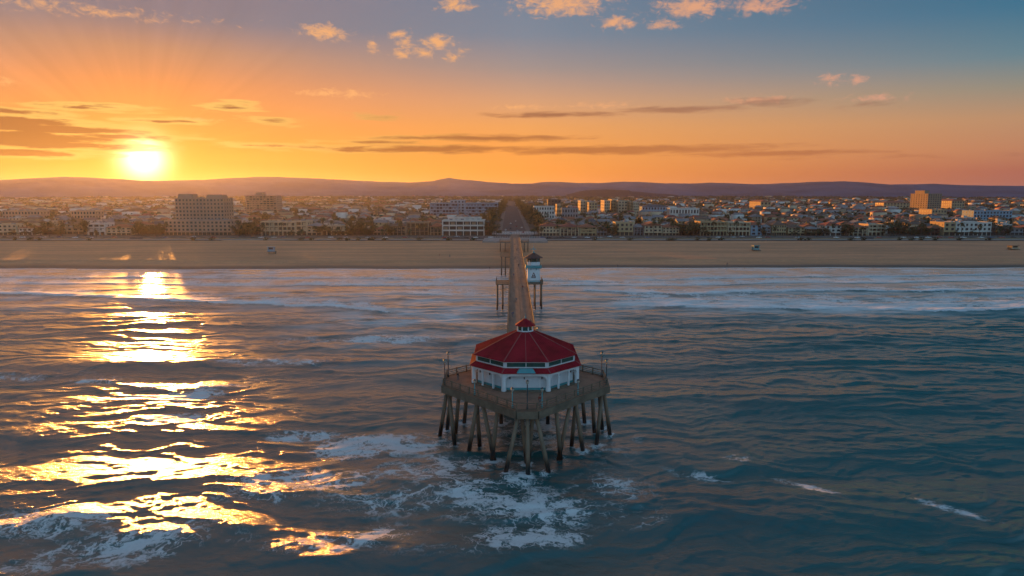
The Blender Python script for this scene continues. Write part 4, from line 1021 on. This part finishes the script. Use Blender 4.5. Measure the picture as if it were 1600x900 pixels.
    me.polygons.foreach_set('material_index', np.concatenate([mm[:, :6].ravel(), mm[:, 6:].ravel()]).astype(np.int32))
    me.update(calc_edges=True); me.validate()
    link(me, 'far_houses', kind='stuff'); print('houses', n, 'far', N)
build_houses()

# ------------------------------------------------------------------ trees
def leaf_quads(g, n, cen, rad, size, flat=.6):
    """n small randomly turned leaf sprays filling an uneven crown made of several clumps"""
    k = 9; cl = g.normal(0, .52, (k, 3)); cl /= np.maximum(1, np.linalg.norm(cl, axis=1, keepdims=True)); cr = g.uniform(.30, .52, k)
    i = g.integers(0, k, n); d = g.normal(0, 1, (n, 3)); d /= np.linalg.norm(d, axis=1, keepdims=True); rr = g.uniform(.55, 1, (n, 1))
    c = (cl[i]+d*rr*cr[i][:, None])*np.array(rad)+np.array(cen)
    nr = d+g.normal(0, .5, (n, 3)); nr /= np.linalg.norm(nr, axis=1, keepdims=True)
    u = np.cross(nr, g.normal(0, 1, (n, 3))); u /= np.linalg.norm(u, axis=1, keepdims=True); w = np.cross(nr, u)
    s = size*g.uniform(.6, 1.25, (n, 1))
    return np.stack([c-u*s, c-w*s*flat, c+u*s, c+w*s*flat], 1).reshape(-1, 3)
def add_mesh(name, v, mat, parent):
    q = np.arange(len(v)).reshape(-1, 4); return link(np_mesh(name, v, q, [mat]), name, parent)
def make_tree(seed, h, w, mat):
    g = np.random.default_rng(seed); t = thing('tree', 'x', 'tree')
    m = MB(); m.tube((0,0,-.6), (.1,0,h*.42), .32, .2, 7)
    for k in range(5):
        a = k*1.26+seed; m.tube((.08,0,h*(.30+.03*k)), (cos(a)*w*.45, sin(a)*w*.45, h*(.55+.05*k)), .14, .05, 5)
    m.build('trunk', M['trunk'], t)
    add_mesh('crown', leaf_quads(g, 420, (0,0,h*.64), (w*.62, w*.62, h*.40), .55), mat, t); return t
def make_palm(seed, h):
    g = random.Random(seed); t = thing('palm_tree', 'x', 'palm tree'); m = MB(); bx = g.uniform(-.5, .5)
    for k in range(4): m.tube((bx*(k/4)**2, 0, h*k/4-(.6 if k == 0 else 0)), (bx*((k+1)/4)**2, 0, h*(k+1)/4), .26-.03*k, .23-.03*k, 6)
    m.build('trunk', M['trunk'], t); f = MB()
    for k in range(26):
        a = k*2.4+g.uniform(-.2, .2); up = g.uniform(-.5, 1.1); L = g.uniform(2.0, 2.9); pts = []
        for i in range(5):
            s = i/4; pts.append((bx+cos(a)*L*s, sin(a)*L*s, h+up*L*s*.9-1.5*L*s*s*.8))
        for i in range(4):
            w0, w1 = .38*sin(pi*(.15+.8*i/4)), .38*sin(pi*(.15+.8*(i+1)/4)); n_ = Vector((-sin(a), cos(a), 0)); p, q = Vector(pts[i]), Vector(pts[i+1])
            f.add([p-n_*w0, p+n_*w0-Vector((0,0,.12)), q+n_*w1-Vector((0,0,.12)), q-n_*w1], [(0,1,2,3)])
    f.build('crown', M['palm'], t); return t
def build_trees():
    r = random.Random(23)
    kinds = [('tall rounded dark tree', 12, 10, 'leaf'), ('broad dark green tree', 9, 11, 'leaf'), ('small round olive tree', 6.5, 7, 'leaf2'), ('tall narrow dark tree', 12.5, 6.5, 'leaf'), ('ragged olive coloured tree', 9.5, 9, 'leaf2'), ('low spreading tree', 6, 10, 'leaf')]
    pr = [(make_tree(60+i, h, w, M[mt]), nm) for i, (nm, h, w, mt) in enumerate(kinds)]; used = set(); n = 0
    def put(x, y, k=None, where='', s=None):
        nonlocal n
        k = r.randrange(len(pr)) if k is None else k; t, nm = pr[k]; o = t if k not in used else copy_tree(t); used.add(k); n += 1
        o.location = (x, y, float(land_z(y))); o.rotation_euler.z = r.uniform(0, 6.28); q = s or r.uniform(.75, 1.2); o.scale = (q, q, q*r.uniform(.9, 1.1))
        uniq_tag(o, f'{nm} {where}, {zone(x, y) if "among" in where else zone(x, y).replace("behind", "by")}', 'tree', 'trees of the seaside town')
    # main street: trees on both pavements
    for i, y in enumerate(list(range(640, 900, 24))+list(range(905, 1500, 34))+list(range(1520, 2000, 60))):
        for s in (-1, 1):
            x = 2.4-.0039*(y-618)+s*(float(np.interp(y, [640, 900, 1400], [27, 24, 17]))+r.uniform(-.8, 1.8)); t, nm = pr[(0, 1, 3)[i % 3]]
            put(x, y, (0, 1, 3)[i % 3], ('lining left pavement' if s < 0 else 'lining right pavement')+(' near pier' if y < 720 else ' second block' if y < 840 else ' third block' if y < 980 else ' fourth block' if y < 1180 else ' fifth block' if y < 1400 else ' farthest off'), 1.0 if y < 700 else 1.4)
    # gaps in the front row filled by trees
    for a, b, k in ((62,68,3),(90,97,3),(130,137,2),(207,256,9),(366,406,9),(498,505,2),(540,584,9),(604,610,2),(768,776,3),(836,843,1),(948,962,3),(1063,1094,7),(1190,1193,1),(1257,1260,1),(1284,1290,2),(1314,1327,4),(1384,1453,14),(1548,1552,1),(1568,1574,2)):
        for i in range(k):
            y = r.uniform(627, 637); put(x_at(a+(b-a)*(i+.5)/k+r.uniform(-2, 2), y), y, None, 'in the front row', r.uniform(.8, 1.15))
    for (px, y) in ((522,628),(533,628),(548,626),(455,628),(470,628),(1105,627),(1140,627),(1240,627),(1270,627),(1495,627),(1520,627),(90,630),(40,630),(20,630)):
        put(x_at(px, y), y, 2, 'before the front row', .75)
    tries = 0
    while n < 222 and tries < 3000:
        tries += 1; y = 650+(r.random()**1.2)*170; x = r.uniform(-.79, .79)*y
        if free(x, y, 4): put(x, y, None, 'among houses'+(' near the front' if y < 690 else ' midway' if y < 740 else ' farther back'))
    # palms along the sea front
    pp = [(make_palm(80+i, h), h) for i, h in enumerate((9.5, 11.5, 13.5, 8))]; up = set(); np_ = 0
    def palm(px, y, k=None, where='by the sea front road'):
        nonlocal np_
        k = r.randrange(4) if k is None else k; t, h = pp[k]; o = t if k not in up else copy_tree(t); up.add(k); np_ += 1
        o.location = (x_at(px, y), y, float(land_z(y))); o.rotation_euler.z = r.uniform(0, 6.28); q = r.uniform(.9, 1.1); o.scale = (q, q, q)
        uniq_tag(o, f"{('medium','tall','very tall','short')[k]} palm {where}, {zone(o.location.x, y)}".replace('behind', 'by' if 'among' in where else 'before'), 'palm tree', 'palms of the seaside town')
    for px in [42,47,55,78,101,118,150,186,212,222,236,246,262,372,379,386,394,401,412,440,473,496,512,520,527,556,564,571,579,596,604,626,640,655,663,836,846,871,901,935,955,1021,1050,1074,1082,1090,1116,1150,1186,1210,1246,1275,1300,1322,1345,1392,1405,1417,1428,1440,1455,1500,1530,1560,1580]:
        palm(px+r.uniform(-2, 2), r.uniform(622, 626) if r.random() < .7 else r.uniform(594, 597))
    for _ in range(16):
        y = r.uniform(655, 800); px = r.uniform(10, 1590)
        if free(x_at(px, y), y, 3): palm(px, y, r.choice((1, 2)), 'rising among houses')
    # the uncounted canopy farther inland
    g = np.random.default_rng(31); vs = []; vs2 = []
    def scatter(y0, y1, n_, size, quads, hh, out):
        y = y0+(y1-y0)*g.random(n_)**1.1; x = (g.random(n_)*1.62-.81)*y
        for xi, yi in zip(x, y):
            if yi < 2500 and not free(xi, yi, 2): continue
            s = size*g.uniform(.7, 1.35); h = hh*g.uniform(.7, 1.4); k = quads
            d = g.normal(0, 1, (k, 3)); d /= np.linalg.norm(d, axis=1, keepdims=True); d *= g.uniform(.5, 1, (k, 1))
            c = d*np.array((s*.5, s*.5, h*.42))+np.array((xi, yi, float(land_z(yi))+h*.52))
            u = g.normal(0, 1, (k, 3)); u /= np.linalg.norm(u, axis=1, keepdims=True); w = np.cross(u, d); w /= np.maximum(1e-6, np.linalg.norm(w, axis=1, keepdims=True)); q = s*g.uniform(.16, .30, (k, 1))
            out.append(np.stack([c-u*q, c-w*q*.8, c+u*q, c+w*q*.8], 1).reshape(-1, 3))
    scatter(660, 1000, 800, 8, 40, 8.0, vs); scatter(950, 1600, 2900, 9, 26, 8.2, vs2); scatter(1500, 2800, 4200, 13, 20, 8.2, vs); scatter(2500, 3650, 4600, 17, 16, 9.0, vs2)
    for v, mt in ((vs, 'leaf'), (vs2, 'leaf2')):
        v = np.concatenate(v); o = link(np_mesh('tree_canopy', v, np.arange(len(v)).reshape(-1, 4), [M[mt]]), 'tree_canopy', kind='stuff')
    print('trees', n, 'palms', np_)
build_trees()

# ------------------------------------------------------------------ beach huts, cars, shrubs, people
def build_huts():
    def hut(px, py, w, h, label, wall, roof, legs=1.3):
        p = at_z(px, py, 0); y = p.y
        for _ in range(12): z = float(beach_z(p.x, y)); p = at_z(px, py, z); y = p.y
        t = thing('lifeguard_hut', label, 'hut', (p.x, p.y, z), .12, None); hw = w/2
        for sx in (-1, 1):
            for sy in (0, 1): MB().tube((sx*hw*.85, .3+sy*(w*.8-.6), -.5), (sx*hw*.75, .3+sy*(w*.8-.6), legs), .11, n=6).build('leg', M['beam'], t)
        MB().box(-hw-.5, hw+.5, -.8, w*.8+.3, legs, legs+.2).build('deck', M['beam'], t)
        MB().box(-hw, hw, 0, w*.8, legs+.2, legs+h-.2).build('wall', wall, t)
        MB().box(-hw*.7, hw*.7, -.04, .2, legs+h*.45, legs+h*.82).build('window', M['glass'], t)
        MB().add([(-hw-.5,-.7,legs+h-.15),(hw+.5,-.7,legs+h-.15),(hw+.5,w*.8+.4,legs+h-.45),(-hw-.5,w*.8+.4,legs+h-.45),(-hw-.5,-.7,legs+h+.1),(hw+.5,-.7,legs+h+.1),(hw+.5,w*.8+.4,legs+h-.2),(-hw-.5,w*.8+.4,legs+h-.2)],
                 [(0,3,2,1),(4,5,6,7),(0,1,5,4),(1,2,6,5),(2,3,7,6),(3,0,4,7)]).build('roof', roof, t)
        m = MB()
        for z_ in (.6, 1.05): m.box(-hw-.5, hw+.5, -.80, -.72, legs+z_, legs+z_+.08)
        for xx in (-hw-.45, 0, hw+.37): m.box(xx, xx+.08, -.80, -.72, legs+.2, legs+1.1)
        m.build('rail', W['white'], t)
        MB().beam((hw+.9, -.9, 0), (hw+.9, 1.5, legs+.2), .9, .12).build('ramp', M['beam'], t); return t
    hut(423.5, 396.5, 4.2, 3.6, 'small blue lifeguard hut with pale roof on the left beach', W['blue'], W['white'])
    hut(1182, 392.5, 4.0, 3.4, 'small teal lifeguard hut on the right beach', M['teal'], M['teal'], .7)
    hut(1586, 390.5, 5.0, 2.6, 'low tan hut on the sand at the right edge of the photo', W['yellow'], RF['brown'], .5)
build_huts()

def build_cars():
    r = random.Random(3)
    paints = {n: pmat(n+'_car_paint', c, .3, .06, 1.0, spec=.5) for n, c in dict(white=(.74,.74,.73), silver=(.42,.43,.45), black=(.03,.03,.035), red=(.35,.03,.03), blue=(.05,.10,.22)).items()}
    rub = pmat('tyre_rubber', (.03,.03,.03), .8); protos = {}
    wheel = MB().tube((0,-.11,0), (0,.11,0), .33, n=10).mesh('wheel', rub)
    for n_, pm in paints.items():
        t = thing('parked_car', 'x', 'car'); b = MB(); prof = [(-2.2,.35),(-2.25,.75),(-1.9,.95),(-1.2,1.0),(.9,1.0),(1.9,.88),(2.2,.70),(2.2,.35)]
        k = len(prof); b.add([(x,-.88,z) for x, z in prof]+[(x,.88,z) for x, z in prof], [tuple(range(k)), tuple(range(2*k-1,k-1,-1))]+[(i,(i+1)%k,k+(i+1)%k,k+i) for i in range(k)])
        b.build('body', pm, t)
        c = MB(); cp = [(-1.75,.97),(-1.25,1.42),(.25,1.45),(1.05,.99)]; c.add([(x,-.80 if z < 1.2 else -.62,z) for x, z in cp]+[(x,.80 if z < 1.2 else .62,z) for x, z in cp], [(0,1,2,3),(7,6,5,4),(0,4,5,1),(1,5,6,2),(2,6,7,3)])
        c.build('cabin_glass', M['glass'], t)
        MB().add([(-1.2,-.6,1.425),(.2,-.6,1.455),(.2,.6,1.455),(-1.2,.6,1.425),(-1.2,-.6,1.47),(.2,-.6,1.50),(.2,.6,1.50),(-1.2,.6,1.47)], [(0,3,2,1),(4,5,6,7),(0,1,5,4),(1,2,6,5),(2,3,7,6),(3,0,4,7)]).build('roof', pm, t)
        for x in (-1.35, 1.35):
            for y in (-.78, .78): link(wheel, 'wheel', t, loc=(x, y, .33))
        protos[n_] = t
    used = set()
    def put(x, y, z, rz, where):
        n_ = r.choice(('white','white','white','silver','silver','black','red','blue')); o = protos[n_] if n_ not in used else copy_tree(protos[n_]); used.add(n_)
        o.location = (x, y, z); o.rotation_euler.z = rz; uniq_tag(o, f"{n_} car {where}, {zone(x, y)}".replace('behind', 'before'), 'car', 'cars along the sea front')
    z = float(land_z(607))+.10
    for px in range(8, 1600, 19):
        p = px+r.uniform(-6, 6)
        if 770 < p < 835: continue
        q = r.random(); x = x_at(p, 600)
        if q < .42: put(x, 598.6, z-.01, r.choice((0, pi)), 'parked at the seaward kerb')
        elif q < .62: put(x, 602.5, z, 0, 'driving on the near lane')
        elif q < .74: put(x, 612, z+.05, pi, 'driving on the far lane')
    for y, dx in ((655,-3.5),(690,3.5),(730,-3.5),(770,3.2),(830,-3.2),(890,3.4),(645,-8.5),(668,8.8),(705,-8.6),(745,8.6)): put(2.4-.0039*(y-618)+dx, y, float(land_z(y))+.34, pi/2, 'on the main street'+(' near the pier' if y < 700 else ' farther up')+(', left side' if dx < 0 else ', right side'))
    van = paints['white']
build_cars()

def build_shrubs():
    r = random.Random(9); protos = []
    for i, (w, h) in enumerate(((5, 2.2), (8, 2.0), (3.2, 2.6))):
        g = np.random.default_rng(90+i); o = link(np_mesh('shrub', leaf_quads(g, 160, (0,0,h*.45), (w*.6, w*.4, h*.6), .45), np.arange(640).reshape(-1, 4), [M['hedge']]), 'shrub'); protos.append(o)
    used = set()
    for px in (45,60,416,470,485,530,541,560,577,583,600,655,700,738,1046,1052,1090,1108,1126,1250,1262,1406,1425,1440,1462,1500,1545,24,140,300,330,930,985,1330,1350):
        k = r.randrange(3); o = protos[k] if k not in used else protos[k].copy()
        if k in used: col.objects.link(o)
        used.add(k); y = r.uniform(572, 578); o.location = (x_at(px, y), y, float(land_z(y))); o.rotation_euler.z = r.uniform(-.4, .4)
        uniq_tag(o, f"{('rounded','long low','tall clumpy')[k]} dark shrub at the beach top, {zone(o.location.x, y)}".replace('behind', 'before'), 'shrub', 'shrubs along the top of the beach')
    # low walls of the beach car park
    for k, (a, b) in enumerate(((-560,-330),(-318,-60),(70,300),(312,560))):
        o = thing('low_wall', ('long low pale wall at the top of the beach, far left','long low pale wall at the top of the beach, left of the pier','long low pale wall at the top of the beach, right of the pier','long low pale wall at the top of the beach, far right')[k], 'wall', ((a+b)/2, 588.5, float(land_z(588))), 0, 'low walls at the top of the beach')
        MB().box(a-(a+b)/2, b-(a+b)/2, -.2, .2, -.4, .95).build('wall_body', W['tan'], o); MB().box(a-(a+b)/2-.1, b-(a+b)/2+.1, -.3, .3, .951, 1.1).build('coping', W['cream'], o)
build_shrubs()

def build_people():
    cl = {n: pmat(n+'_clothes', c, .9, .2, 6) for n, c in dict(dark=(.03,.03,.035), grey=(.15,.15,.16), red=(.25,.04,.03), blue=(.04,.07,.15))
          .items()}; skin = pmat('skin', (.36,.22,.15), .6, .1, 8); hair = pmat('dark_hair', (.03,.02,.015), .7, .2, 12)
    def sk(name, pts, edges, rad, mat, parent, sub=1):
        me = bpy.data.meshes.new(name); me.from_pydata(pts, edges, []); o = link(me, name, parent); md = o.modifiers.new('skin', 'SKIN')
        for v, q in zip(me.skin_vertices[0].data, rad): v.radius = (q, q)
        me.skin_vertices[0].data[0].use_root = True
        if sub: s = o.modifiers.new('sub', 'SUBSURF'); s.levels = sub; s.render_levels = sub
        dg = bpy.context.evaluated_depsgraph_get(); m2 = bpy.data.meshes.new_from_object(o.evaluated_get(dg)); o.modifiers.clear(); o.data = m2; m2.materials.clear(); m2.materials.append(mat); return o
    t = thing('person', 'x', 'person')
    P = [(0,0,.98),(0,.01,1.18),(0,.0,1.40),(0,.02,1.52),(0,-.01,1.64),(0,-.01,1.74), (.10,0,.93),(.11,-.16,.52),(.11,-.10,.08),(.11,-.26,.04), (-.10,0,.93),(-.11,.06,.50),(-.11,.30,.12),(-.11,.20,.03), (.20,0,1.42),(.25,.10,1.14),(.24,.0,.90),(.235,-.04,.80), (-.20,0,1.42),(-.25,-.08,1.14),(-.24,-.20,.92),(-.235,-.25,.84)]
    E = [(0,1),(1,2),(2,3),(3,4),(4,5),(0,6),(6,7),(7,8),(8,9),(0,10),(10,11),(11,12),(12,13),(2,14),(14,15),(15,16),(16,17),(2,18),(18,19),(19,20),(20,21)]
    rd = [.14,.13,.15,.055,.10,.07,.095,.065,.045,.04,.095,.065,.045,.04,.06,.045,.035,.03,.06,.045,.035,.03]
    sk('body', P, E, rd, skin, t)
    jk = sk('jacket', [P[0],P[1],P[2],(0,.01,1.47),P[14],P[15],P[16],P[18],P[19],P[20]], [(0,1),(1,2),(2,3),(2,4),(4,5),(5,6),(2,7),(7,8),(8,9)], [.16,.155,.175,.09,.08,.062,.052,.08,.062,.052], cl['dark'], t)
    sk('trousers', [(0,0,.99),P[6],P[7],P[8],P[10],P[11],P[12]], [(0,1),(1,2),(2,3),(0,4),(4,5),(5,6)], [.15,.112,.082,.062,.112,.082,.062], cl['grey'], t)
    MB().lathe([(.02,1.84),(.075,1.82),(.112,1.74),(.118,1.66)][::-1], (0,.02), 8).build('hair', hair, t)
    spots = [(-12.7, 388.5, None, 2.2, 'person in dark clothes walking at the water edge left of the pier'), (1.2, 205, DECK, 0, 'person walking along the middle of the pier walkway nearest the red roof'), (3.6, 232, DECK, pi, 'person on the right side of the walkway below the lookout tower'),
             (.6, 268, DECK, 0, 'person on the left side of the walkway level with the tower'), (3.0, 305, DECK, .1, 'person on the walkway beyond the lookout tower, right side'), (1.5, 340, DECK, pi, 'person on the walkway beyond the tower, left side'), (2.8, 392, DECK, 0, 'person on the walkway above the shoreline'),
             (1.8, 430, DECK, 0, 'person on the walkway over the sand'), (-9.6, 117.5, DECK, 2.0, 'person on the left wing of the platform by the rail'), (11.0, 121, DECK, 4.0, 'person on the right wing of the platform by the rail'), (4.4, 103.5, DECK, 3.0, 'person at the front tip of the platform, right of the middle pole'), (.2, 180, DECK, pi, 'person at the left rail of the walkway behind the pavilion'), (4.6, 168, DECK, .2, 'person at the right rail of the walkway behind the pavilion'), (-40, 437, None, 1.2, 'person on the sand left of the pier, nearest to it'), (-47, 441, None, 1.0, 'person on the sand left of the pier, farther from it'), (62, 398, None, 1.5, 'person standing at the wet sand right of the lookout tower'), (128, 404, None, 0, 'person on the sand far right of the tower')]
    for i, (x, y, z, rz, lb) in enumerate(spots):
        o = t if i == 0 else copy_tree(t); o.location = (x, y, float(beach_z(x, y)) if z is None else z+.012); o.rotation_euler.z = rz; tag(o, lb, 'person', 'people on the pier and beach')
        c = list(cl.values())[i % 4]
        for ch in o.children:
            if ch.name.startswith('jacket') and i:
                ch.data = ch.data.copy(); ch.data.materials.clear(); ch.data.materials.append(c)
build_people()

# ------------------------------------------------------------------ things that share a label: say which by their order from the left
def part_labels():
    words = ['leftmost', 'second from left', 'third from left', 'fourth from left', 'fifth from left', 'sixth from left']
    for lb, obs in list(_seen.items()):
        if len(obs) < 2 or len(obs) > 6: continue
        obs.sort(key=lambda o: o.location.x/o.location.y)
        for k, o in enumerate(obs):
            w = ('left one' if k == 0 else 'right one') if len(obs) == 2 else ('rightmost' if k == len(obs)-1 else words[k])
            new = f'{lb}, {w}'
            if len(new.split()) > 16: new = new.replace(' the ', ' ')
            if len(new.split()) > 16: new = new.replace(' one', '').replace(' at right', '')
            if len(new.split()) <= 16: o['label'] = new; o['group'] = lb
part_labels()
